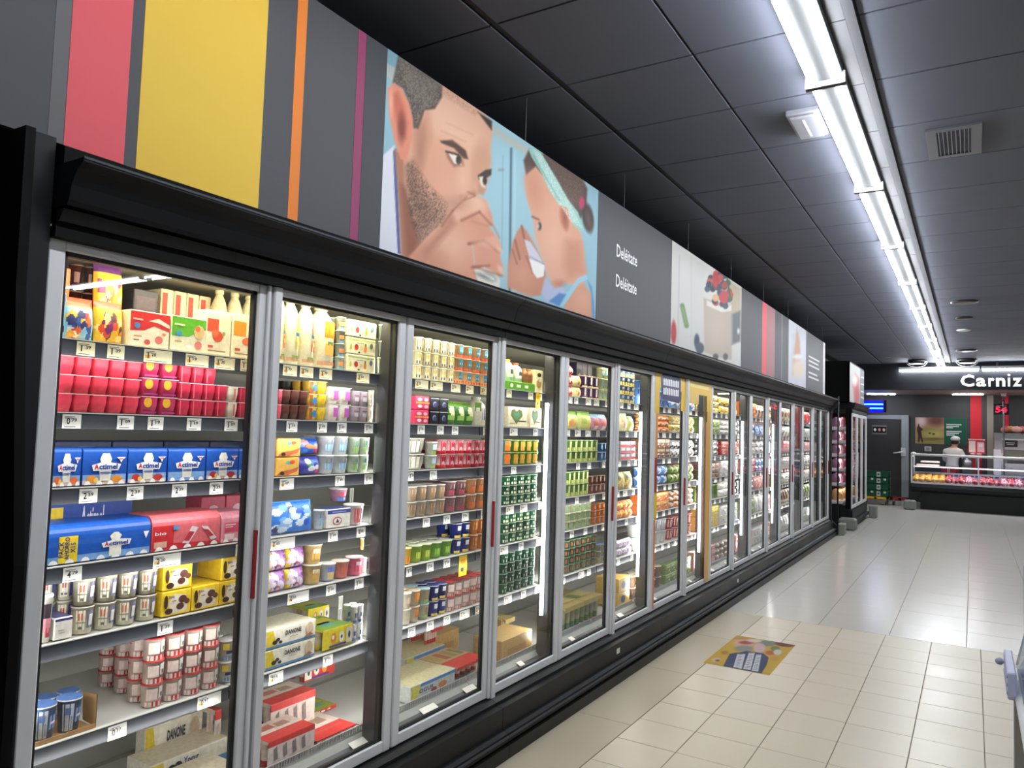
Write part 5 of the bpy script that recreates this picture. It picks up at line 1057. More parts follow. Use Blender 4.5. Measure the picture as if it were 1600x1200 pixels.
man = [
 ('p', [(30, 20), (1000, 20), (1000, 160), (480, 330), (60, 130)], (120, 170, 190), 20), ('e', (560, 700, 200, 420), (160, 205, 220), 60, .7), ('l', (595, 470, 588, 1100, 5), (78, 118, 140), 3), ('l', (612, 480, 606, 1100, 4), (180, 216, 226), 3, .6),
 ('p', [(500, 360), (670, 470), (665, 500), (505, 400)], (196, 190, 170), 4, .7), ('p', [(50, 100), (110, 130), (100, 200), (48, 140)], (196, 190, 176), 4, .7), ('l', (560, 500, 556, 900, 2), (110, 150, 170), 3, .5), ('l', (545, 560, 560, 560, 6), (120, 110, 90), 4, .4),
 ('p', [(36, 510), (98, 455), (112, 640), (128, 930), (20, 900)], (226, 228, 240), 4), ('p', [(92, 480), (104, 470), (112, 640), (124, 920), (112, 915), (98, 640)], (80, 90, 170), 2),
 ('p', [(98, 470), (200, 540), (260, 860), (190, 960), (126, 925), (112, 640)], (188, 118, 84), 8), ('p', [(120, 620), (170, 640), (230, 900), (150, 930)], (150, 84, 62), 14, .8),
 ('p', [(165, 250), (300, 190), (430, 275), (510, 350), (514, 420), (505, 470), (508, 520), (500, 560), (497, 600), (488, 640), (478, 664), (450, 660), (430, 690), (390, 735), (330, 765), (300, 800), (280, 850), (215, 900), (170, 740), (140, 620), (135, 480), (165, 380)], (226, 164, 132), 5),
 ('e', (330, 330, 120, 80, 30), (240, 190, 160), 60, .8), ('e', (250, 560, 70, 130), (232, 160, 130), 50, .6), ('e', (430, 440, 60, 90), (236, 182, 150), 40, .6), ('e', (330, 640, 70, 60), (238, 170, 140), 40, .6),
 ('p', [(190, 380), (240, 310), (250, 420), (200, 560)], (196, 130, 100), 24, .7), ('e', (470, 520, 30, 60), (200, 140, 110), 26, .7), ('p', [(455, 470), (500, 500), (500, 590), (480, 640), (440, 600), (430, 540)], (214, 154, 122), 16, .7),
 ('p', [(118, 60), (300, 195), (300, 250), (270, 300), (226, 306), (212, 350), (200, 385), (180, 382), (168, 310), (135, 215), (90, 190)], (74, 66, 62), 5), ('p', [(118, 90), (290, 200), (260, 280), (220, 290), (150, 210)], (104, 96, 88), 14, .7), ('n', [(118, 70), (300, 195), (290, 280), (220, 306), (190, 380), (95, 190)], (176, 160, 146), 4, .55),
 ('p', [(452, 312), (514, 352), (512, 392), (480, 350)], (60, 50, 48), 4), ('n', [(300, 195), (460, 310), (440, 330), (300, 240)], (120, 90, 76), 6, .3),
 ('p', [(68, 215), (96, 188), (128, 214), (160, 275), (176, 350), (172, 430), (150, 520), (124, 515), (96, 430), (74, 320)], (236, 140, 110), 4), ('p', [(88, 240), (112, 226), (140, 290), (154, 360), (146, 430), (120, 400), (100, 330)], (206, 100, 76), 10, .85), ('e', (128, 380, 16, 60), (130, 60, 48), 8, .8), ('e', (84, 270, 8, 50), (250, 180, 150), 6, .7),
 ('p', [(146, 540), (178, 520), (212, 640), (262, 730), (300, 770), (286, 850), (220, 905), (176, 800), (150, 680)], (150, 104, 84), 22, .62), ('n', [(146, 540), (178, 520), (240, 620), (320, 700), (330, 760), (286, 850), (220, 905), (160, 760)], (74, 56, 50), 10, .75),
 ('p', [(292, 436), (345, 432), (402, 478), (412, 515), (392, 512), (352, 468), (298, 446)], (84, 58, 46), 4), ('p', [(316, 480), (360, 486), (392, 520), (396, 545), (350, 548), (322, 510)], (160, 104, 84), 5, .8), ('p', [(328, 488), (366, 500), (384, 540), (352, 532)], (236, 226, 214), 2.5), ('e', (372, 518, 12, 20), (52, 42, 40), 3), ('l', (318, 482, 370, 496, 4), (70, 46, 40), 3),
 ('p', [(452, 584), (486, 560), (512, 556), (510, 582), (480, 600), (458, 602)], (66, 48, 42), 3), ('p', [(458, 590), (476, 588), (486, 640), (468, 634)], (228, 226, 200), 3), ('e', (483, 606, 9, 18), (50, 44, 42), 3),
 ('p', [(376, 670), (440, 650), (450, 664), (380, 700)], (196, 110, 84), 8, .7),
 ('p', [(160, 930), (250, 830), (300, 790), (340, 720), (400, 672), (452, 668), (490, 690), (516, 760), (520, 795), (500, 800), (530, 840), (552, 880), (548, 930), (562, 980), (556, 1010), (530, 1020), (540, 1080), (200, 1080)], (226, 152, 120), 5),
 ('e', (330, 880, 90, 90), (240, 180, 150), 60, .8), ('e', (440, 700, 50, 30, 20), (246, 200, 170), 16, .7), ('p', [(340, 740), (420, 690), (480, 720), (500, 780), (440, 750), (360, 780)], (238, 180, 150), 12, .7),
 ('l', (385, 775, 460, 740, 5), (170, 90, 66), 6, .8), ('l', (460, 740, 512, 795, 5), (180, 100, 76), 5, .8), ('l', (415, 875, 480, 862, 6), (150, 84, 62), 5, .8), ('l', (480, 862, 545, 912, 5), (170, 90, 70), 5, .8), ('l', (430, 880, 440, 970, 3), (190, 190, 180), 3, .7), ('l', (430, 975, 500, 968, 6), (150, 90, 70), 5, .7), ('e', (485, 925, 22, 34), (226, 150, 130), 12, .7), ('e', (545, 900, 10, 20, -30), (250, 200, 180), 5, .6), ('e', (550, 985, 10, 20, -30), (250, 200, 180), 5, .6),
 ('p', [(438, 985), (480, 975), (530, 1000), (548, 1030), (545, 1080), (460, 1060)], (226, 222, 214), 4), ('e', (500, 1015, 36, 20, 25), (150, 160, 150), 6, .7), ('l', (470, 1000, 520, 1025, 3), (250, 250, 248), 3),
 ('l', (300, 800, 345, 735, 4), (150, 84, 62), 6, .8), ('l', (345, 735, 405, 676, 3), (150, 90, 70), 5, .8), ('p', [(215, 905), (300, 805), (340, 745), (360, 790), (300, 860), (230, 940)], (190, 120, 92), 14, .7), ('l', (395, 690, 440, 672, 3), (160, 90, 70), 4, .7),
 ('l', (412, 655, 440, 668, 4), (170, 96, 74), 5, .8), ('e', (392, 600, 24, 60), (240, 188, 158), 18, .6), ('e', (360, 700, 50, 24), (200, 140, 112), 20, .6), ('p', [(455, 620), (488, 640), (478, 668), (452, 660)], (206, 140, 112), 6, .8),
 ('e', (350, 400, 60, 26, 20), (240, 190, 162), 24, .6), ('l', (300, 395, 400, 440, 2), (206, 146, 118), 6, .6), ('l', (320, 360, 430, 410, 2), (210, 150, 122), 7, .5), ('e', (205, 470, 20, 90), (176, 116, 90), 18, .6),
 ('e', (250, 950, 60, 60), (206, 134, 104), 40, .6), ('l', (520, 800, 545, 850, 3), (186, 112, 86), 5, .7), ('l', (500, 800, 430, 780, 3), (196, 124, 96), 6, .6), ('p', [(430, 870), (540, 905), (552, 880), (530, 842), (480, 850)], (236, 172, 142), 8, .7), ('l', (436, 972, 556, 1012, 4), (160, 96, 74), 5, .7), ('e', (470, 1010, 30, 8, 20), (120, 124, 116), 5, .7),
 # the girl
 ('e', (880, 700, 80, 200), (150, 196, 214), 30, .5), ('p', [(648, 520), (672, 470), (760, 500), (900, 600), (920, 640), (915, 720), (890, 770), (840, 740), (800, 680), (740, 600), (700, 560), (660, 590)], (92, 70, 62), 5), ('n', [(740, 500), (905, 605), (900, 740), (820, 680)], (150, 120, 104), 6, .5),
 ('p', [(650, 590), (700, 545), (735, 590), (790, 690), (840, 720), (880, 790), (900, 860), (916, 1000), (900, 1060), (820, 1040), (800, 1062), (776, 1060), (752, 1010), (738, 960), (716, 900), (700, 850), (688, 770), (660, 680)], (226, 160, 130), 5),
 ('e', (770, 860, 60, 120, 10), (238, 180, 150), 50, .7), ('e', (690, 640, 30, 70, -15), (206, 134, 106), 20, .6), ('p', [(830, 860), (890, 870), (912, 1000), (840, 1020), (820, 960)], (206, 134, 104), 22, .7), ('e', (800, 1045, 26, 16), (190, 110, 84), 10, .6),
 ('l', (686, 760, 712, 772, 4), (130, 80, 66), 4, .8), ('e', (716, 800, 8, 16), (60, 48, 46), 4), ('e', (710, 800, 6, 10), (226, 220, 214), 3, .7),
 ('e', (822, 762, 20, 56, -8), (216, 130, 98), 5), ('e', (824, 765, 9, 34, -8), (150, 80, 60), 8, .8),
 ('p', [(668, 470), (700, 470), (724, 490), (790, 600), (840, 690), (880, 740), (905, 810), (892, 824), (856, 790), (836, 720), (800, 710), (760, 650), (716, 560), (682, 505)], (150, 206, 196), 3), ('n', [(690, 475), (724, 490), (840, 690), (900, 810), (850, 780), (760, 650)], (226, 244, 236), 3, .8), ('l', (690, 500, 800, 690, 3), (104, 160, 156), 4, .6),
 ('e', (922, 765, 24, 62, -8), (66, 50, 48), 5), ('e', (926, 775, 10, 40, -8), (110, 90, 84), 8, .6), ('e', (896, 700, 12, 24), (206, 50, 96), 4),
 ('p', [(640, 795), (662, 820), (690, 870), (720, 930), (742, 1000), (744, 1050), (720, 1095), (680, 1100), (580, 1060), (582, 960), (600, 870), (622, 820)], (206, 132, 102), 5), ('e', (640, 1010, 50, 60), (226, 156, 124), 36, .7), ('l', (640, 800, 655, 870, 4), (130, 70, 60), 4, .7), ('l', (612, 860, 632, 940, 4), (140, 78, 62), 4, .7), ('l', (600, 900, 620, 960, 3), (140, 78, 62), 4, .6), ('l', (660, 930, 690, 1000, 4), (150, 84, 66), 5, .6),
 ('p', [(650, 856), (676, 866), (712, 920), (738, 975), (730, 1015), (706, 1022), (690, 1000), (672, 930)], (206, 206, 222), 3), ('p', [(672, 940), (736, 965), (734, 1012), (706, 1020), (688, 995)], (242, 240, 236), 3), ('l', (676, 930, 736, 962, 2), (130, 120, 150), 2, .8),
 ('p', [(740, 1020), (780, 1066), (816, 1060), (826, 1080), (790, 1130), (740, 1120), (724, 1080)], (176, 186, 220), 6), ('p', [(820, 1120), (870, 1060), (905, 1046), (936, 1090), (950, 1200), (830, 1170)], (218, 150, 118), 5), ('e', (900, 1120, 34, 50), (232, 168, 136), 24, .6),
 ('p', [(780, 1125), (840, 1075), (880, 1022), (914, 1006), (922, 1026), (884, 1042), (850, 1095), (815, 1145)], (150, 206, 230), 3), ('p', [(756, 1120), (800, 1085), (830, 1090), (800, 1140)], (70, 130, 206), 4), ('p', [(920, 1030), (940, 1060), (956, 1200), (940, 1190), (936, 1090)], (80, 150, 214), 4),
]
print_sheet('printed_photo', (SX, 2.49, SB+.001), (0, 2.248, 0), (0, 0, STP-SB-.002), 300, 130, (140, 190, 208), man, 'paper', sg, cr, .0016)
cb = (920, 320, 3.75)
berry = [('p', [(480, 200), (690, 350), (690, 900), (480, 830)], (206, 206, 202), 20), ('l', (530, 300, 520, 820, 3), (170, 170, 166), 4, .6), ('l', (600, 300, 600, 840, 3), (190, 190, 186), 6, .6), ('p', [(820, 440), (890, 490), (890, 640), (830, 640)], (190, 176, 150), 10),
 ('p', [(672, 545), (840, 600), (836, 910), (740, 890), (676, 860)], (190, 174, 158), 4), ('e', (740, 760, 50, 130), (206, 190, 172), 40, .7), ('p', [(838, 640), (888, 620), (888, 800), (838, 820)], (104, 108, 114), 8), ('e', (876, 740, 7, 16), (226, 226, 226), 4), ('p', [(690, 560), (780, 600), (835, 590), (835, 620), (780, 630), (690, 590)], (226, 222, 214), 4)]
_q = random.Random(5)
for k in range(46):
    bx, by = _q.uniform(690, 832), _q.uniform(400, 600)
    if ((bx-762)/74)**2+((by-500)/112)**2 < 1: berry.append(('e', (bx, by, 17, 19), _q.choice([(52, 70, 92), (64, 84, 104), (196, 60, 62), (206, 80, 76), (40, 56, 76), (150, 170, 130)]), 3))
berry += [('e', (742, 440, 18, 50), (206, 56, 60), 4), ('e', (790, 540, 26, 40), (200, 60, 66), 4), ('e', (742, 545, 20, 22), (226, 170, 130), 4), ('l', (810, 430, 830, 560, 6), (60, 110, 60), 4), ('l', (546, 590, 572, 710, 13), (110, 150, 90), 5), ('l', (548, 600, 570, 700, 2), (170, 190, 140), 3), ('e', (496, 750, 16, 70), (196, 50, 56), 4), ('e', (632, 800, 16, 44), (60, 76, 100), 4), ('e', (650, 840, 24, 34), (72, 88, 110), 4), ('e', (742, 890, 16, 18), (80, 90, 104), 4), ('e', (800, 890, 14, 20), (90, 92, 100), 4)]
print_sheet('printed_photo', (SX, 6.27, SB+.001), (0, 2.337, 0), (0, 0, STP-SB-.002), 130, 90, (212, 212, 206), berry, 'paper', sg, cb, .0016)
ice = [('p', [(1190, 760), (1235, 740), (1240, 930), (1190, 1000)], (190, 196, 206), 10), ('p', [(1218, 720), (1236, 800), (1240, 900), (1196, 1000), (1196, 930)], (206, 150, 120), 6), ('e', (1225, 960, 34, 50), (226, 206, 180), 12), ('e', (1225, 890, 30, 14), (226, 226, 230), 5)]
print_sheet('printed_photo', (SX, 11.2, SB+.001), (0, 1.32, 0), (0, 0, STP-SB-.002), 40, 40, (206, 210, 220), ice, 'paper', sg, cb, .0016)
tp = MB()
for zz_, l_ in ((3.0, 1.0), (2.93, .9), (2.86, 1.0), (2.74, .8), (2.67, .95)): tp.box(SX, SX+.0016, 12.75, 12.75+l_, zz_, zz_+.03, (196, 198, 200))
tp.box(SX, SX+.0016, 14.12, 14.33, SB, STP, (206, 208, 210)); build('small_print', tp, 'paper', sg)
for zt_ in ((3.0, 3.085), (2.775, 2.86)):
    tx = MB(); add_text(tx, 'Deléitate', lambda u, v: (SX+.0015, 5.078+u, zt_[0]+v), .40, zt_[1]-zt_[0]+.01, (228, 228, 228), .015); build('lettering', tx, 'paper', sg)
for yy in (1.9, 3.738, 5.224, 6.738, 8.2, 9.7, 11.2, 12.7, 14.1):
    build('hanging_wire', MB().tube((SX-.01, yy, STP-.002), (SX-.01, yy, ZC+.002), .0022, 5, (120, 122, 126)), 'plastic', sg)

# ------------------------------------------------------------------ yellow promotional film round the seventh and eighth doors
def promo(di, full):
    a, b = GX[di]+.012, GX[di+1]-.012; x = DX+.0006
    t = DOOR[di]
    Yc = (232, 190, 50); mb = MB()
    mb.box(x, x+.001, a+.0, b, ZT-.15, ZT-.004, Yc)
    if full:
        mb.box(x, x+.001, a, a+.10, ZT-.36, ZT-.15, Yc); mb.box(x, x+.001, a+.03, a+.075, 1.0, ZT-.36, (226, 150, 70)); mb.box(x, x+.001, a+.02, a+.055, ZB+.02, 1.0, (222, 120, 80)); mb.box(x, x+.001, b-.12, b, ZT-.32, ZT-.15, Yc); mb.box(x, x+.0012, a+.02, a+.07, 1.22, 1.5, (150, 50, 50)); mb.box(x, x+.0012, a+.02, a+.075, 1.02, 1.2, (222, 205, 40))
    else:
        mb.box(x, x+.001, b-.15, b, ZT-.3, ZT-.15, Yc); mb.box(x, x+.001, b-.13, b-.02, ZB+.02, ZT-.3, (222, 178, 70)); mb.box(x, x+.001, b-.16, b-.13, ZB+.02, ZT-.4, (220, 150, 150)); mb.box(x+.0002, x+.0013, a+.1, b-.1, ZT-.09, ZT-.06, (240, 214, 90)); mb.box(x, x+.001, a, a+.35, ZT-.24, ZT-.15, (226, 190, 90))
    build('yellow_film', mb, 'vinyl', t)
    if full:
        bd = MB(); f = lambda u, v: (x+.0022, a+.13+u*.48, ZT-.22+v*.19)
        bd.face([f(*p) for p in ((0, .1), (.04, -.1), (.5, -.16), (.94, -.2), (1, .1), (1.02, .8), (.96, 1.0), (.06, 1.04), (-.02, .85))], (30, 36, 92))
        rr = random.Random(3)
        for j, v in enumerate((.52, .12)):
            for k in range(9): u = .1+k*.09; bd.face([(p[0]+.0006, p[1], p[2]) for p in (f(u, v), f(u+.07, v), f(u+.07, v+.28+.06*rr.random()), f(u, v+.28))], (228, 230, 236))
        build('badge', bd, 'vinyl', t)
promo(6, True); promo(7, False)

# ------------------------------------------------------------------ floor sticker
fs = thing('floor_sticker', 'yellow and navy promotional sticker on the floor tiles beside the refrigerators', 'sticker', (-1.48, 6.1, 0))
c6 = (1050, 900, 5.333)
decal = [('e', (600, 560, 90, 50), (226, 180, 170), 10, .8), ('e', (800, 560, 70, 26, 0), (120, 140, 130), 5, .9), ('e', (940, 570, 80, 20, 5), (120, 40, 50), 4), ('e', (600, 605, 80, 26), (150, 150, 140), 6), ('e', (730, 600, 50, 40), (226, 180, 190), 6), ('e', (620, 555, 60, 14), (190, 60, 60), 4), ('e', (860, 605, 40, 20), (120, 140, 60), 4), ('e', (820, 640, 40, 18), (206, 90, 60), 5), ('e', (880, 635, 34, 22), (206, 210, 214), 4), ('e', (690, 540, 60, 14), (226, 214, 210), 5), ('e', (440, 640, 30, 16), (180, 120, 50), 6, .8), ('e', (370, 700, 40, 20), (226, 190, 150), 5), ('e', (380, 705, 20, 8), (120, 90, 110), 3), ('e', (580, 520, 60, 10), (206, 150, 60), 6), ('e', (850, 690, 40, 20), (206, 150, 60), 8, .7), ('l', (300, 735, 820, 815, 5), (196, 150, 40), 4, .6),
 ('p', [(425, 755), (480, 650), (530, 640), (560, 640), (620, 625), (760, 645), (805, 680), (790, 740), (745, 812), (600, 795)], (40, 56, 104), 3),
 ('p', [(545, 650), (612, 650), (580, 775), (510, 760)], (214, 216, 222), 2), ('p', [(640, 640), (690, 640), (655, 785), (592, 775)], (214, 216, 222), 2), ('p', [(702, 655), (745, 655), (718, 798), (662, 790)], (214, 216, 222), 2)]
for k in range(9):
    for (x0, y0, dx, dy) in ((572, 655, -3.6, 13.5), (662, 648, -4.2, 15), (722, 662, -3.4, 15)):
        decal.append(('l', (x0+dx*k-16+4*(k % 2), y0+dy*k, x0+dx*k+17-3*(k % 3), y0+dy*k+(3 if k % 2 else -3), 1.6), (60, 74, 120), 1.5, .8))
build('film', MB().box(-1.722, -1.242, 5.64, 6.575, .0005, .0015, (226, 186, 60)), 'vinyl', fs)
print_sheet('printed_face', (-1.72, 5.642, .0016), (.476, 0, 0), (0, .93, 0), 130, 180, (222, 176, 36), decal, 'paper', fs, c6, .0006, (0, 0, 1), .84)

# ------------------------------------------------------------------ ceiling fittings
t = thing('emergency_light', 'white square emergency light on the ceiling beside the lamp row', 'light', (-.865, 4.82, ZC))
build('base', MB().cbox(-.96, -.775, 4.62, 5.03, ZC-.03, ZC+.012, .006, (140, 141, 150)), 'plastic', t); build('diffuser', MB().cbox(-.945, -.79, 4.64, 5.0, ZC-.05, ZC-.028, .01, (150, 151, 160)), 'plastic', t); build('lamp_bar', MB().box(-.875, -.86, 4.68, 4.96, ZC-.0515, ZC-.05, (226, 226, 230)), 'plastic', t)
t = thing('air_vent', 'grey square ceiling air vent with dark slats right of the lamp row', 'vent', (-.1, 5.59, ZC))
fr = MB(); 
for (a, b, c_, d_) in ((-.25, .06, 5.31, 5.36), (-.25, .06, 5.82, 5.87), (-.25, -.19, 5.36, 5.82), (0, .06, 5.36, 5.82)): fr.box(a, b, c_, d_, ZC-.012, ZC+.01, (88, 89, 98))
build('frame', fr, 'plastic', t); build('backing', MB().box(-.19, 0, 5.36, 5.82, ZC+.004, ZC+.011, (8, 8, 10)), 'plastic', t)
sl = None
for k in range(8):
    x = -.18+k*.0235
    o = build('slat', MB().box(x, x+.0045, 5.362, 5.818, ZC-.01, ZC+.003, (130, 132, 142)), 'plastic', t)
def disc(px, py, r, label, nm, cat, col, ring=None):
    P = onp(2, ZC, px, py); x, y = P[0], P[1]
    mb = MB().lathe(x, y, [(r*.7, ZC-.03, col), (r, ZC-.015, col), (r, ZC-.001, col)], 20); o = build(nm, mb, 'plastic', None, (x, y, ZC)); tag(o, label, cat)
    if ring: c_ = build('ring', MB().lathe(x, y, [(r*.5, ZC-.034, ring), (r*.62, ZC-.031, ring)], 16), 'plastic', o)
for ob in ((1507, 471, .17, 'large dark round ceiling diffuser, nearest of the far ones', 'ceiling_diffuser', 'vent', (40, 40, 44)), (1507, 496, .12, 'dark round ceiling grille beyond the large diffuser', 'ceiling_diffuser', 'vent', (14, 14, 16)),
           (1506, 515, .11, 'round ceiling detector with white rim', 'smoke_detector', 'detector', (210, 210, 210)), (1510, 547, .2, 'dark round ceiling diffuser nearest the butcher sign', 'ceiling_diffuser', 'vent', (36, 36, 40))):
    disc(*ob)
for k, px in enumerate((1434, 1511)):
    P = onp(1, 20.9, px, 566); x = P[0]
    t = thing('ceiling_spotlight', 'dark round ceiling speaker with white loop before the butcher sign, %s' % ('left one' if k == 0 else 'right one'), 'speaker', (x, 20.6, ZC))
    build('body', MB().lathe(x, 20.6, [(.16, ZC-.1, (30, 30, 34)), (.2, ZC-.05, (30, 30, 34)), (.2, ZC, (30, 30, 34))], 16), 'plastic', t)
    lp = MB()
    for a in range(10):
        t0, t1 = math.pi*a/10, math.pi*(a+1)/10
        lp.tube((x-.22*math.cos(t0), 20.6, ZC-.05-.13*math.sin(t0)), (x-.22*math.cos(t1), 20.6, ZC-.05-.13*math.sin(t1)), .012, 6, (225, 225, 225))
    build('loop', lp, 'plastic', t)

# ------------------------------------------------------------------ second refrigerator further on, with packed meat
ya, yb, FX = 15.72, 18.06, -1.97
t = thing('meat_refrigerator', 'black refrigerator of packed meat with glazed end, beyond the long glass-door row', 'refrigerator', (-2.5, 16.9, 0))
build('base', MB().box(-3.0, FX-.02, ya, yb, .0, .36), 'black', t)
build('bumper_rail', MB().box(FX-.02, FX+.05, ya, yb, .09, .15), 'charcoal', t)
build('base_panel', MB().box(FX-.02, FX+.01, ya, yb, .17, .34), 'charcoal', t)
build('back_panel', MB().box(-3.0, -2.95, ya, yb, .36, 2.3), 'liner', t)
build('far_end', MB().box(-2.95, FX-.05, yb-.04, yb, .36, 2.3), 'black', t)
build('canopy', MB().prism([(-3.0, 2.27), (FX-.02, 2.27), (FX+.03, 2.31), (FX+.06, 2.40), (-3.0, 2.40)], ya, yb), 'cove', t)
build('canopy_face', MB().box(FX-.02, FX, ya, yb, 2.2, 2.27), 'charcoal', t)
build('corner_post', MB().box(-2.085, FX-.02, ya-.01, ya+.05, .36, 2.3), 'deepblack', t)
build('end_window', MB().box(-2.95, -2.085, ya, ya+.012, .40, 2.22), 'glass', t)
build('window_frame', MB().box(-2.95, -2.085, ya-.004, ya+.02, 2.2, 2.27).box(-2.95, -2.085, ya-.004, ya+.02, .36, .42), 'black', t)
for k in range(3):
    a, b = ya+.02+k*.77, ya+.02+(k+1)*.77-.01
    fr = MB(); fr.box(FX-.035, FX, a, a+.06, .37, 2.2).box(FX-.035, FX, b-.06, b, .37, 2.2).box(FX-.035, FX-.002, a+.06, b-.06, .37, .42).box(FX-.035, FX-.002, a+.06, b-.06, 2.14, 2.2)
    d = build('door', fr, 'alu', t); build('glass_pane', MB().box(FX-.02, FX-.014, a+.06, b-.06, .42, 2.14), 'glass', d)
for k, z in enumerate((.46, .80, 1.08, 1.36, 1.62, 1.88)):
    sh = build('shelf', MB().box(-2.9, -2.14, ya+.03, yb-.05, z-.02, z, (200, 196, 194)), 'plastic', t)
    build('price_rail', MB().box(-2.14, -2.13, ya+.03, yb-.05, z-.045, z, (120, 122, 126)), 'plastic', sh)
for z in (2.2, 1.33, .76): light_area('case_light', (-2.2, 16.9, z-.03), (-.6, 0, -.8), (0, 1, 0), .05, 2.2, 3.2, (1, .88, .91), t)
light_area('case_light', (-2.2, ya+.1, 1.3), (-.8, .5, 0), (0, 0, 1), .04, 1.6, 3.5, (1, .88, .91), t)
rr = random.Random(12); mp = {}
for s, z in enumerate((.46, .80, 1.08, 1.36, 1.62, 1.88)):
    cols = [(196, 120, 70), (170, 140, 90), (222, 170, 110)] if s == 0 else [(214, 150, 160), (228, 190, 196), (190, 104, 122), (170, 120, 150)]
    for k in range(6):
        for j in range(3 if k == 0 else 1):
            key = (s == 0, k % 3)
            X = -2.25-.28*j; Y = ya+.2+k*.36
            lab = '%s meat tray, %s from the near end, %s shelf up%s, meat refrigerator' % (['orange' if s == 0 else 'pink', 'tan' if s == 0 else 'pale pink', 'deep pink'][k % 3] if s or k % 3 < 2 else 'light orange', ORD[k], ORD[s], ['', ', middle', ', rear'][j])
            if key not in mp:
                o = thing('meat_tray', lab, 'meat', (X, Y, z+.001), 'packed meat trays in the meat refrigerator')
                tr = MB(); tr.prism([(-.14, 0), (.11, 0), (.14, .05), (-.16, .05)], -.15, .15, (236, 226, 228)); b0 = build('tray', tr, 'plastic', None, (0, 0, 0)); b0.parent = o
                m = MB()
                for q in range(5): m.blob(rr.uniform(-.09, .07), -.11+q*.055, .11+rr.uniform(0, .03), .09, .055, .11, rr.choice(cols), 8, 5, .12)
                b1 = build('meat_pieces', m, 'meat', None, (0, 0, 0)); b1.parent = o; mp[key] = o
            else: copy_thing(mp[key], (X, Y, z+.001), lab)
bh = thing('overhead_box', 'black boxed cabinet top above the meat refrigerator, picture panel on its side', 'cabinet', (-2.5, 16.7, 2.42))
build('casing', MB().box(-3.08, -2.0, 15.62, 17.75, 2.42, 3.2), 'deepblack', bh)
pc = (1280, 560, 7.5)
print_sheet('picture_panel', (-1.998, 15.55, 2.41), (0, 2.19, 0), (0, 0, .76), 40, 40, (190, 190, 190), [('p', [(420, 160), (470, 240), (475, 560), (410, 520), (385, 300)], (206, 120, 120), 10), ('e', (440, 420, 26, 110), (190, 70, 80), 14), ('e', (415, 260, 30, 60), (226, 214, 206), 12), ('p', [(480, 60), (600, 60), (600, 620), (475, 620)], (110, 122, 122), 4), ('l', (490, 220, 530, 230, 6), (226, 226, 226), 3), ('l', (490, 300, 525, 310, 6), (226, 226, 226), 3), ('l', (490, 385, 530, 400, 7), (226, 226, 226), 3), ('l', (490, 455, 525, 470, 7), (226, 226, 226), 3)], 'paper', bh, pc, .003)
build('panel_board', MB().box(-2.0, -1.996, 15.55, 17.74, 2.41, 3.17, (150, 150, 150)), 'paper', bh)
tag(build('bumper_plate', MB().cbox(-2.16, -1.86, 15.28, 15.6, 0, .215, .03), 'foot'), 'larger grey bumper plate on the floor before the meat refrigerator', 'bumper')
tag(build('bumper_plate', MB().cbox(-1.94, -1.78, 18.12, 18.4, 0, .26, .012), 'foot'), 'grey bumper plate at the far end of the meat refrigerator', 'bumper')

# ------------------------------------------------------------------ butcher's corner
for nm, y0, y1 in (('left', -1.60, .15), ('middle', .19, 1.95), ('right', 1.99, 3.75)):
    t = thing('ceiling_light', 'horizontal tube light in front of the butcher sign, %s one' % nm, 'light', ((y0+y1)/2, 21.35, 3.5))
    build('housing', MB().box(y0, y1, 21.36, 21.44, 3.5, 3.56, (210, 210, 210)).box(y0+.3, y0+.34, 21.38, 21.42, 3.56, ZC, (90, 90, 90)).box(y1-.34, y1-.3, 21.38, 21.42, 3.56, ZC, (90, 90, 90)), 'plastic', t)
    build('light_tube', MB().tube((y0+.02, 21.40, 3.475), (y1-.02, 21.40, 3.475), .03, 8), 'tube', t)
t = thing('wall_lettering', 'large white raised letters on the dark header above the butcher counter', 'lettering', (.4, 21.49, 3.06))
x = -.25
for ch, w_, h_, gp in (('C', .29, .29, .035), ('a', .21, .215, .045), ('r', .125, .21, .03), ('n', .19, .21, .045), ('i', .055, .30, .045), ('z', .185, .205, .03)):
    V, Fc, asp = text_geo(ch, .03 if ch != 'i' else .0); mb = MB(); n = len(V)
    zb = 3.07
    mb.v = [(x+u*w_, 21.46, zb+v*h_) for u, v in V]+[(x+u*w_, 21.498, zb+v*h_) for u, v in V]
    mb.f = [tuple(q) for q in Fc]+[tuple(i+n for i in q[::-1]) for q in Fc]
    ed = {}
    for q in Fc:
        for i in range(len(q)):
            e_ = (q[i], q[(i+1) % len(q)]); ed[e_] = 1
    for (i, j) in ed:
        if (j, i) not in ed: mb.f.append((j, i, i+n, j+n))
    mb.c = [(236, 236, 236)]*len(mb.f); mb.sm = [False]*len(mb.f)
    build('letter', mb, 'white', t); x += w_+gp
for k, (a, b) in enumerate(((-2.55, -1.80), (-.47, .26), (1.6, 2.35))):
    t = thing('ceiling_light', 'white recessed tube light in the taupe soffit, %s one' % ['left', 'middle', 'right'][k], 'light', ((a+b)/2, 23.2, 2.99))
    build('housing', MB().box(a, b, 23.14, 23.3, 2.985, 3.0, (220, 220, 220)), 'plastic', t); build('light_tube', MB().box(a+.02, b-.02, 23.17, 23.27, 2.968, 2.985), 'tube', t)
def wallbox(nm, a, b, z0, z1, col, e=.01): return build(nm, MB().box(a, b, YE-e, YE, z0, z1, col), 'paper', we)
wallbox('wall_stripe', -.05, .21, .0, 2.99, (206, 44, 54)); wallbox('wall_stripe', .33, .48, 0, 2.99, (150, 142, 130)); wallbox('wall_stripe', .74, .82, 0, 2.99, (206, 44, 64)); wallbox('wall_stripe', .215, .325, 0, 2.99, (72, 76, 76), .006)
d = build('door_1', MB().box(-2.9, -1.72, YE-.05, YE, .0, 2.3, (58, 58, 59)), 'paper'); tag(d, kind='structure')
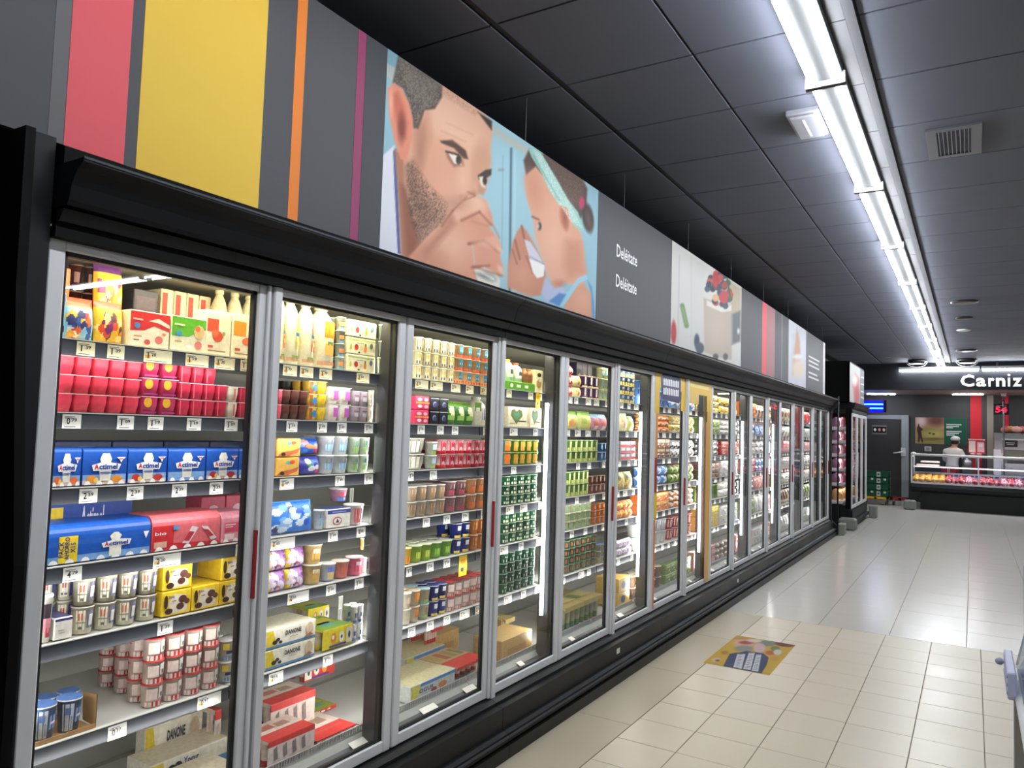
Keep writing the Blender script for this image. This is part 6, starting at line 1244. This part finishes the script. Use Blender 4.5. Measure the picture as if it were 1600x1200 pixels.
build('door_frame', MB().box(-1.72, -1.54, YE-.08, YE, 0, 2.42, (150, 160, 162)).box(-2.95, -1.72, YE-.07, YE, 2.3, 2.42, (140, 146, 152)), 'plastic', d)
build('door_handle', MB().tube((-1.68, YE-.16, 1.38), (-1.92, YE-.16, 1.34), .022).tube((-1.68, YE-.16, 1.38), (-1.68, YE-.04, 1.38), .03).box(-1.73, -1.62, YE-.12, YE-.08, 1.26, 1.5), 'alu', d)
st = MB().box(-2.47, -2.10, YE-.056, YE-.05, 1.86, 2.12, (120, 120, 120)); st.box(-2.46, -2.11, YE-.058, YE-.05, 1.9, 2.08, (10, 10, 12))
for k, c_ in enumerate(((236, 236, 236), (226, 150, 140), (236, 190, 190))): st.v, st.f = st.v, st.f; st.blob(-2.40+k*.115, YE-.06, 1.99, .035, .008, .045, c_)
build('safety_sign', st, 'paper', d)
tag(build('door_2', MB().box(5.2, 6.4, YE-.05, YE, 0, 2.2), 'charcoal'), kind='structure')
t = thing('insect_light', 'blue glowing insect trap with two tubes on the wall above the dark door', 'lamp', (-2.33, 23.1, 2.5))
build('housing', MB().box(-2.62, -2.10, 23.2, 23.3, 2.47, 2.80), 'bluecase', t); build('side_cap', MB().box(-2.10, -2.04, 23.12, 23.32, 2.47, 2.80, (24, 24, 40)), 'plastic', t); build('bracket', MB().box(-2.4, -2.3, 23.3, YE, 2.7, 2.75, (40, 40, 40)), 'plastic', t)
for z in (2.58, 2.69): build('light_tube', MB().tube((-2.6, 23.17, z), (-2.12, 23.17, z), .02), 'blue', t)
fp = thing('wall_poster', 'landscape photo poster with a standing farmer and green text panel on the wall', 'poster', (-.75, YE-.012, 1.65))
build('board', MB().box(-1.38, -.14, YE-.012, YE-.0005, 1.63, 2.37, (90, 90, 90)), 'paper', fp)
c3 = (1410, 560, 8.421)
print_sheet('printed_photo', (-1.375, YE-.012, 1.635), (.70, 0, 0), (0, 0, .73), 60, 50, (196, 160, 130), [('p', [(150, 760), (560, 760), (560, 880), (150, 960)], (190, 140, 124), 30), ('e', (450, 820, 110, 70), (120, 70, 56), 40), ('e', (240, 820, 60, 60), (226, 206, 200), 40), ('p', [(170, 930), (300, 900), (560, 930), (560, 1130), (170, 1130)], (156, 140, 70), 24), ('e', (420, 1000, 130, 50), (190, 174, 96), 30), ('e', (400, 1060, 130, 14), (110, 96, 50), 10), ('e', (360, 985, 16, 10), (70, 56, 40), 4), ('e', (410, 995, 18, 12), (70, 56, 40), 4),
  ('p', [(196, 900), (216, 880), (232, 900), (268, 930), (264, 950), (246, 950), (256, 1020), (276, 1100), (256, 1104), (234, 1040), (226, 1100), (204, 1100), (206, 1000), (192, 950)], (70, 36, 48), 3), ('e', (214, 876, 10, 14), (80, 50, 54), 3)], 'paper', fp, c3, .001, (0, -1, 0))
mb = MB().box(-.67, -.145, YE-.014, YE-.0122, 1.635, 2.365, (28, 84, 64))
for z_, l_ in ((2.17, .36), (2.12, .3), (2.08, .16), (1.98, .36), (1.93, .3), (1.88, .2)): mb.box(-.62, -.62+l_, YE-.0155, YE-.014, z_, z_+.028, (206, 214, 210))
build('text_panel', mb, 'paper', fp)
tag(build('wall_socket', MB().cbox(-1.15, -.98, YE-.04, YE, 1.42, 1.56, .01, (170, 170, 168)).box(-1.11, -1.02, YE-.045, YE-.04, 1.45, 1.53, (120, 120, 118)), 'plastic', None, (-1.06, YE, 1.42)), 'small grey wall box below the farmer poster', 'wall box')
# queue number display
t = thing('number_display', 'black queue number display with red digits 54 hanging from the soffit', 'display', (.63, 22.9, 2.4))
build('case', MB().cbox(.46, .80, 22.9, 22.98, 2.44, 2.72, .01, (10, 10, 12)), 'plastic', t); build('hanger', MB().box(.6, .66, 22.92, 22.95, 2.72, 3.0, (120, 24, 40)), 'plastic', t)
mb = MB(); add_text(mb, '54', lambda u, v: (.50+u, 22.897, 2.50+v), .25, .14, (255, 30, 60), .02); build('digits', mb, 'redled', t)
build('small_caption', MB().box(.52, .74, 22.896, 22.9, 2.67, 2.685, (180, 180, 180)), 'paper', t)

# serving counter
CY = 21.45
t = thing('serving_counter', 'long black butcher counter with glass display front and white rails', 'counter', (1.4, 22.0, 0))
CX0, CX1 = -1.33, 5.0
build('plinth', MB().box(CX0+.2, CX1, CY+.2, 22.5, 0, .46), 'black', t)
def yprism(prof, x0, x1, col=(30, 32, 36)):      # profile in YZ pushed along X
    mb = MB().prism([(y, z) for y, z in prof], x0, x1, col); mb.v = [(y, x, z) for x, y, z in mb.v]; mb.f = [q[::-1] for q in mb.f]; return mb
build('front_apron', yprism([(CY-.02, .64), (CY-.05, .56), (CY-.02, .48), (CY+.16, .42), (CY+.5, .42), (CY+.5, .66)], CX0, CX1), 'charcoal', t)
build('display_deck', MB().box(CX0+.03, CX1, CY+.02, 22.5, .64, .68, (216, 206, 206)), 'plastic', t)
build('front_edge', MB().box(CX0, CX1, CY-.02, CY+.01, .645, .68, (226, 214, 214)), 'plastic', t)
build('end_frame', MB().box(CX0, CX0+.035, CY-.02, CY+.02, .66, 1.38).box(CX0, CX0+.035, CY+.9, CY+.94, .66, 1.3).box(CX0, CX0+.035, CY, CY+.92, 1.3, 1.34), 'white', t)
build('top_rail', MB().tube((CX0, CY-.01, 1.365), (CX1, CY-.01, 1.365), .03), 'white', t)
build('corner_knob', MB().blob(CX0+.06, CY-.01, 1.38, .07, .05, .05, (226, 226, 226)), 'white', t)
sh = build('glass_shelf', MB().box(CX0+.03, CX1, CY+.45, CY+.8, 1.06, 1.07), 'bent', t); build('shelf_rail', MB().box(CX0+.03, CX1, CY+.42, CY+.45, 1.04, 1.075), 'white', sh)
build('front_glass', MB().box(CX0+.035, CX1, CY, CY+.012, .68, 1.35), 'bent', t)
for x in (-.42+.42, 1.9, 3.6): build('glass_post', MB().box(x+.10, x+.13, CY-.015, CY+.0, .68, 1.36), 'alu', t)
build('work_top', MB().box(CX0+.03, CX1, 22.5, 22.62, .86, .90, (200, 196, 196)), 'plastic', t); build('rear_panel', MB().box(CX0+.03, CX1, 22.5, 22.53, .68, .86, (90, 90, 92)), 'plastic', t)
light_area('counter_light', (1.8, CY+.1, 1.31), (0, .5, -.86), (1, 0, 0), .05, 6.2, 45, (1, .86, .90), t)
for k in range(2):
    z = 1.12+k*.085; tag(build('serving_tray', MB().cbox(-1.24+.1*k, -.72, CY+.5, CY+.78, z-.045, z, .008, (222, 210, 190)), 'plastic', None, (-1, CY+.6, z-.045)), 'cream serving tray on the counter glass shelf, %s of the two' % ('lower' if k == 0 else 'upper'), 'tray')
# steel bars carrying the two trays
rr = random.Random(4); protos = {}
x = -1.24; k = 0
while x < 3.4:
    zone = 'poultry' if x < -.62 else ('red' if rr.random() < .45 else 'pink')
    pal = {'poultry': [(232, 180, 60), (236, 200, 110), (226, 150, 70)], 'red': [(150, 30, 42), (190, 70, 80), (214, 150, 150)], 'pink': [(214, 140, 156), (228, 190, 196), (186, 80, 104)]}[zone]
    for j in range(4):
        y = CY+.12+j*.19; hh = .03*j
        key = (zone, rr.randrange(3))
        lab = {'poultry': 'yellow poultry piece', 'red': 'red meat cut', 'pink': 'pink meat cut'}[zone]+' in the counter display, %s, %s row' % ('%s from the left' % ORDX(k), ['front', 'second', 'third', 'rear'][j])
        z = .681+hh
        if key not in protos:
            m = MB(); m.blob(0, 0, .055, .07, .085, .055, lambda a, b, p=pal: p[(a*7+b*3) % len(p)], 10, 7, .16); m.blob(.03, .03, .06, .05, .05, .05, lambda a, b, p=pal: p[(a+b) % len(p)], 8, 5, .2)
            if zone == 'pink': m.blob(-.03, -.04, .05, .045, .02, .045, (240, 214, 214), 8, 5, .1)
            o = build('poultry_piece' if zone == 'poultry' else 'meat_cut', m, 'meat', None, (0, 0, 0)); tag(o, lab, 'meat', {'poultry': 'poultry pieces in the counter', 'red': 'red meat cuts in the counter', 'pink': 'pink meat cuts in the counter'}[zone]); protos[key] = o
        else: o = protos[key].copy(); C.objects.link(o); o['label'] = lab
        o.location = (x, y, z); o.rotation_euler[2] = rr.uniform(0, 3)
    x += .145; k += 1
for k, x in enumerate((-.42, .02, .42, .95, 1.6)):
    tag(build('price_card', MB().box(x, x+.14, CY+.1, CY+.104, .83, .93, (236, 226, 240)).box(x+.03, x+.11, CY+.098, CY+.1, .86, .90, (120, 90, 140)).box(x+.06, x+.075, CY+.1, CY+.11, .68, .83, (200, 200, 200)), 'paper', None, (x, CY+.1, .68)), 'white price card standing among the meat, %s from the left' % ORD[k], 'price card')
# red and white offer board on a stand, scale, steel machine
t = thing('offer_board', 'tilted red and white offer board standing behind the counter', 'board', (.1, 22.75, .9))
bm = MB().box(-.10, .27, 22.75, 22.77, 1.43, 1.80, (206, 50, 60)); bm.box(-.08, .06, 22.745, 22.75, 1.46, 1.75, (232, 222, 212)); bm.box(.10, .25, 22.745, 22.75, 1.47, 1.72, (232, 190, 196)); bm.box(-.10, .27, 22.744, 22.75, 1.77, 1.80, (240, 200, 190)); bm.box(.13, .22, 22.742, 22.745, 1.6, 1.68, (236, 236, 236))
b_ = build('board_face', bm, 'paper', t); build('stand', MB().box(.06, .10, 22.77, 22.79, .9, 1.5, (60, 60, 60)).box(-.02, .18, 22.7, 22.86, .9, .92, (60, 60, 60)).blob(0.0, 22.75, 1.42, .06, .03, .02, (230, 230, 230)).blob(.14, 22.75, 1.42, .06, .03, .02, (230, 230, 230)), 'plastic', t)
tb = thing('work_table', 'steel work table standing along the rear of the butcher area', 'table', (.6, 23.2, 0))
build('table_top', MB().cbox(-1.2, 4.5, 22.66, 22.9, .86, .9, .004), 'steel', tb)
for x in (-1.15, 1.6, 4.4):
    for y in (22.69, 22.87): build('leg', MB().box(x, x+.04, y-.02, y+.02, 0, .86), 'steel', tb)
t = thing('steel_cabinet', 'tall stainless cabinet with black sign behind the counter at the right', 'cabinet', (1.0, 23.5, 0))
build('body', MB().cbox(.47, 1.7, 23.2, 23.9, 0, 1.98, .01), 'steel', t); build('side_panel', MB().box(.46, .62, 23.18, 23.2, .1, 1.55), 'alu', t); build('top_bar', MB().box(.65, 1.7, 23.17, 23.2, 1.80, 1.83), 'white', t)
sg2 = MB().box(.66, .98, 23.165, 23.2, 1.62, 1.79, (16, 16, 18)); sg2.box(.73, .92, 23.16, 23.165, 1.72, 1.735, (190, 190, 190)); sg2.box(.75, .9, 23.16, 23.165, 1.68, 1.695, (190, 190, 190)); build('black_sign', sg2, 'plastic', t)
sg3 = MB().box(.7, 1.2, 23.17, 23.2, 1.2, 1.55, (96, 98, 84)); sg3.box(.75, 1.15, 23.165, 23.2, 1.2, 1.28, (20, 20, 20)); build('opening', sg3, 'plastic', t)
rr = random.Random(8)
for k in range(7):
    x, y, z = .72+.13*k, 23.4+.1*(k % 2), 1.981
    m = MB().blob(0, 0, .09, .13, .09, .09, rr.choice([(226, 170, 160), (206, 110, 100), (150, 70, 50), (190, 150, 80)]), 10, 6, .15); o = build('cured_sausage', m, 'meat', None, (0, 0, 0)); o.location = (x, y, z); o.rotation_euler[2] = rr.uniform(0, 3)
    tag(o, 'cured meat piece piled on top of the steel cabinet, %s from the left' % ORD[k], 'meat')
t = thing('ceiling_pole', 'thin steel pole running from the soffit down behind the counter at right', 'pole', (.67, 22.6, 1.6))
build('pole', MB().tube((.67, 22.64, .9), (.67, 22.64, 2.99), .018), 'steel', t); build('ceiling_collar', MB().lathe(.67, 22.64, [(.05, 2.9, (190, 190, 190)), (.07, 2.99, (190, 190, 190))], 12), 'alu', t)
# machine beside the butcher
t = thing('slicing_machine', 'dark meat slicing machine beside the butcher', 'machine', (-.1, 22.75, .9))
build('base', MB().cbox(-.24, .02, 22.69, 22.86, .9, 1.02, .01, (60, 60, 64)), 'plastic', t); build('blade_guard', MB().blob(-.12, 22.78, 1.2, .12, .05, .18, (150, 150, 140)), 'steel', t); build('carriage', MB().cbox(-.24, -.02, 22.72, 22.84, 1.02, 1.1, .01, (90, 90, 84)), 'plastic', t)

# ------------------------------------------------------------------ the butcher
def figure(joints, bones, root, bands, name, parent):
    me = bpy.data.meshes.new(name); me.from_pydata([j[:3] for j in joints], bones, [])
    o = bpy.data.objects.new(name, me); C.objects.link(o)
    sk = o.modifiers.new('skin', 'SKIN'); sk.use_smooth_shade = True
    if not me.skin_vertices: me.skin_vertices.new()
    for i, j in enumerate(joints):
        me.skin_vertices[0].data[i].radius = (j[3], j[4] if len(j) > 4 else j[3]); me.skin_vertices[0].data[i].use_root = (i == root)
    su = o.modifiers.new('sub', 'SUBSURF'); su.levels = 2; su.render_levels = 2
    dg = bpy.context.evaluated_depsgraph_get(); m2 = bpy.data.meshes.new_from_object(o.evaluated_get(dg))
    bpy.data.objects.remove(o); o = bpy.data.objects.new(name, m2); C.objects.link(o)
    a = m2.color_attributes.new('Col', 'FLOAT_COLOR', 'POINT')
    a.data.foreach_set('color', [v for vt in m2.vertices for v in lin(bands(vt.co))])
    for p in m2.polygons: p.use_smooth = True
    m2.materials.clear(); m2.materials.append(M['skin']); o.parent = parent; o['_o'] = list(parent['_o']); return o
bp_ = thing('person', 'butcher in white coat and white cap seen from behind at the work table', 'person', (-.48, 22.28+.85, 0))
bp_.rotation_euler[2] = math.radians(-28)
J = [(0, 0, .97, .15, .12), (0, .02, 1.14, .15, .115), (0, .06, 1.33, .175, .125), (0, .09, 1.47, .13, .095), (0, .12, 1.565, .058), (0, .165, 1.64, .075), (0, .19, 1.72, .098, .098), (0, .20, 1.79, .07),
     (-.19, .08, 1.46, .08), (-.28, .16, 1.23, .058), (-.22, .36, 1.10, .04), (-.19, .43, 1.08, .035, .02),
     (.19, .08, 1.46, .08), (.28, .16, 1.23, .058), (.22, .36, 1.10, .04), (.19, .43, 1.08, .035, .02),
     (-.10, 0, .86, .115), (-.11, .02, .48, .07), (-.11, -.02, .10, .05), (-.12, .10, .045, .045),
     (.10, 0, .86, .115), (.11, .02, .48, .07), (.11, -.02, .10, .05), (.12, .10, .045, .045)]
Bn = [(0, 1), (1, 2), (2, 3), (3, 4), (4, 5), (5, 6), (6, 7), (3, 8), (8, 9), (9, 10), (10, 11), (3, 12), (12, 13), (13, 14), (14, 15), (0, 16), (16, 17), (17, 18), (18, 19), (0, 20), (20, 21), (21, 22), (22, 23)]
for sgn, hnd in ((-1, 11), (1, 15)):
    hx = sgn*.19
    for q, (ox, L) in enumerate(((-.028, .062), (-.009, .075), (.010, .078), (.028, .068))):
        b0 = len(J); J += [(hx+ox, .452, 1.078, .0095), (hx+ox, .452+L*.55, 1.07, .009), (hx+ox, .452+L*.9, 1.05, .0075)]; Bn += [(hnd, b0), (b0, b0+1), (b0+1, b0+2)]
    b0 = len(J); J += [(hx-sgn*.035, .42, 1.075, .011), (hx-sgn*.055, .46, 1.065, .009)]; Bn += [(hnd, b0), (b0, b0+1)]
def bnd(c):
    if c.z < .09: return (30, 30, 32)
    if c.y > .37 and c.z < 1.2: return (206, 150, 125)
    if c.z > 1.545: return (206, 150, 125)
    if c.z < .80: return (50, 50, 56)
    if c.z < 1.04 and abs(c.x) < .2 and c.y < .3: return (150, 60, 66)
    return (226, 224, 218)
figure(J, Bn, 0, bnd, 'body', bp_)
mb = MB().blob(0, .185, 1.79, .112, .125, .075, (238, 238, 238), 14, 8); b_ = build('cap', mb, 'plastic', None, (0, 0, 0)); b_.parent = bp_; 
mb = MB().blob(0, .15, 1.70, .100, .09, .075, (40, 32, 28), 12, 7); b_ = build('hair', mb, 'skin', None, (0, 0, 0)); b_.parent = bp_
mb = MB(); [mb.blob(sx*.099, .195, 1.70, .014, .02, .03, (206, 150, 125)) for sx in (-1, 1)]; mb.blob(0, .295, 1.695, .014, .02, .02, (206, 150, 125)); b_ = build('ears_and_nose', mb, 'skin', None, (0, 0, 0)); b_.parent = bp_
mb = MB(); [mb.blob(sx*.036, .272, 1.725, .013, .008, .007, (240, 240, 240)).blob(sx*.036, .279, 1.725, .005, .004, .005, (40, 30, 26)) for sx in (-1, 1)]; mb.blob(0, .275, 1.655, .028, .01, .007, (170, 90, 85)); b_ = build('eyes_and_mouth', mb, 'skin', None, (0, 0, 0)); b_.parent = bp_
mb = MB().box(-.19, .19, -.145, -.135, .84, 1.02, (170, 50, 60)).box(-.03, -.012, -.15, -.14, .80, 1.05, (220, 210, 205)).box(.012, .03, -.15, -.14, .78, 1.05, (220, 210, 205)); b_ = build('apron_ties', mb, 'skin', None, (0, 0, 0)); b_.parent = bp_

# ------------------------------------------------------------------ crates on dollies by the cold-room door
def dolly(x0, x1, y0, y1, col, label):
    t = thing('dolly', label, 'dolly', ((x0+x1)/2, (y0+y1)/2, 0)); z = .15
    build('frame', MB().box(x0, x1, y0, y0+.05, z, z+.06, col).box(x0, x1, y1-.05, y1, z, z+.06, col).box(x0, x0+.05, y0, y1, z, z+.06, col).box(x1-.05, x1, y0, y1, z, z+.06, col).box((x0+x1)/2-.03, (x0+x1)/2+.03, y0, y1, z, z+.05, col), 'plastic', t)
    for x in (x0+.06, x1-.06):
        for y in (y0+.06, y1-.06):
            w_ = build('castor', MB().box(x-.012, x+.012, y-.03, y+.03, .07, z, (150, 150, 150)), 'plastic', t); build('wheel', MB().tube((x-.02, y, .055), (x+.02, y, .055), .055, 12, (40, 40, 42)), 'plastic', w_)
dolly(-2.5, -1.88, 21.95, 22.4, (214, 170, 30), 'yellow wheeled dolly under the green crates')
dolly(-1.84, -1.42, 22.1, 22.5, (140, 36, 36), 'red wheeled dolly beside the yellow one, next to the cold-room door')
for k in range(4):
    z = .212+k*.168; t = thing('crate', 'dark green plastic crate on the yellow dolly, %s in the stack' % ['bottom one', 'second one up', 'third one up', 'top one'][k], 'crate', (-2.15, 22.18, z), 'stacked green crates')
    mb = MB(); x0, x1, y0, y1 = -2.46, -1.86, 21.97, 22.38; c_ = (22, 74, 52)
    mb.box(x0, x1, y0, y1, z, z+.01, c_); mb.box(x0, x1, y0, y0+.02, z, z+.163, c_); mb.box(x0, x1, y1-.02, y1, z, z+.163, c_); mb.box(x0, x0+.02, y0, y1, z, z+.163, c_); mb.box(x1-.02, x1, y0, y1, z, z+.163, c_)
    build('shell', mb, 'plastic', t); build('rim', MB().box(x0-.01, x1+.01, y0-.012, y0, z+.145, z+.163, (26, 90, 62)).box(x1, x1+.012, y0, y1, z+.145, z+.163, (26, 90, 62)), 'plastic', t)
    lb = MB().box(-2.16, -2.07, y0-.006, y0, z+.02, z+.14, (190, 196, 190)); lb.box(-2.14, -2.09, y0-.008, y0, z+.06, z+.10, (60, 80, 70)); build('label_strip', lb, 'paper', t)
    if k in (0, 2):
        build('hand_hole', MB().blob(-2.27, y0-.003, z+.12, .035, .004, .03, (206, 214, 208)).blob(-1.97, y0-.003, z+.12, .035, .004, .03, (206, 214, 208)), 'paper', t)
tag(build('bumper_plate', MB().cbox(-1.47, -1.2, 21.05, 21.3, 0, .235, .03), 'foot'), 'grey rounded bumper plate on the floor at the left foot of the butcher counter', 'bumper')

# ------------------------------------------------------------------ island freezer edge at the right of the aisle
t = thing('island_freezer', 'stainless island freezer with slanted glass, cut by the right edge of view', 'freezer', (.7, 4.2, 0))
IY0, IY1 = .5, 3.05
build('body', MB().cbox(.112, 1.6, IY0, IY1, .03, .93, .02, (84, 82, 80)), 'paper', t)
build('plinth', MB().box(.16, 1.55, IY0+.05, IY1-.05, 0, .03), 'black', t)
build('corner_trim', MB().tube((.118, IY1-.006, .04), (.118, IY1-.006, .95), .009, 12), 'alu', t)
build('edge_bumper', MB().tube((.118, IY0, .945), (.118, IY1, .945), .014, 10).tube((.118, IY1, .945), (1.6, IY1, .945), .014, 10), 'alu', t)
gl = MB(); gl.v = [(.118, IY0+.02, .975), (.124, IY0+.02, .975), (.215, IY0+.05, 1.40), (.209, IY0+.05, 1.40), (.118, IY1-.02, .975), (.124, IY1-.02, .975), (.215, IY1-.05, 1.40), (.209, IY1-.05, 1.40)]
gl.f = [(0, 1, 2, 3), (7, 6, 5, 4), (0, 4, 5, 1), (3, 2, 6, 7), (1, 5, 6, 2), (4, 0, 3, 7)]; gl.c = [(200, 220, 240)]*6; gl.sm = [False]*6
build('side_glass', gl, 'bent', t)
build('glass_edge', MB().tube((.121, IY1-.02, .975), (.212, IY1-.05, 1.40), .0035, 6, (150, 170, 190)), 'plastic', t)
build('end_glass', MB().box(.14, 1.55, IY1-.038, IY1-.03, .975, 1.3), 'bent', t)
lbm = MB().cbox(.085, .108, IY1-.32, IY1-.02, .94, 1.02, .004, (196, 200, 226))
for k in range(3): lbm.box(.0835, .085, IY1-.31, IY1-.03, .952+k*.024, .960+k*.024, (110, 120, 170))
build('label_holder', lbm, 'plastic', t); build('knob', MB().blob(.072, IY1-.05, .985, .013, .012, .012, (170, 180, 206)).tube((.072, IY1-.05, .985), (.086, IY1-.05, .985), .005, 8, (170, 180, 206)), 'plastic', t)
light_area('case_light', (.9, 1.8, 1.28), (0, 0, -1), (0, 1, 0), .3, 2.0, 8, (.75, .85, 1), t)
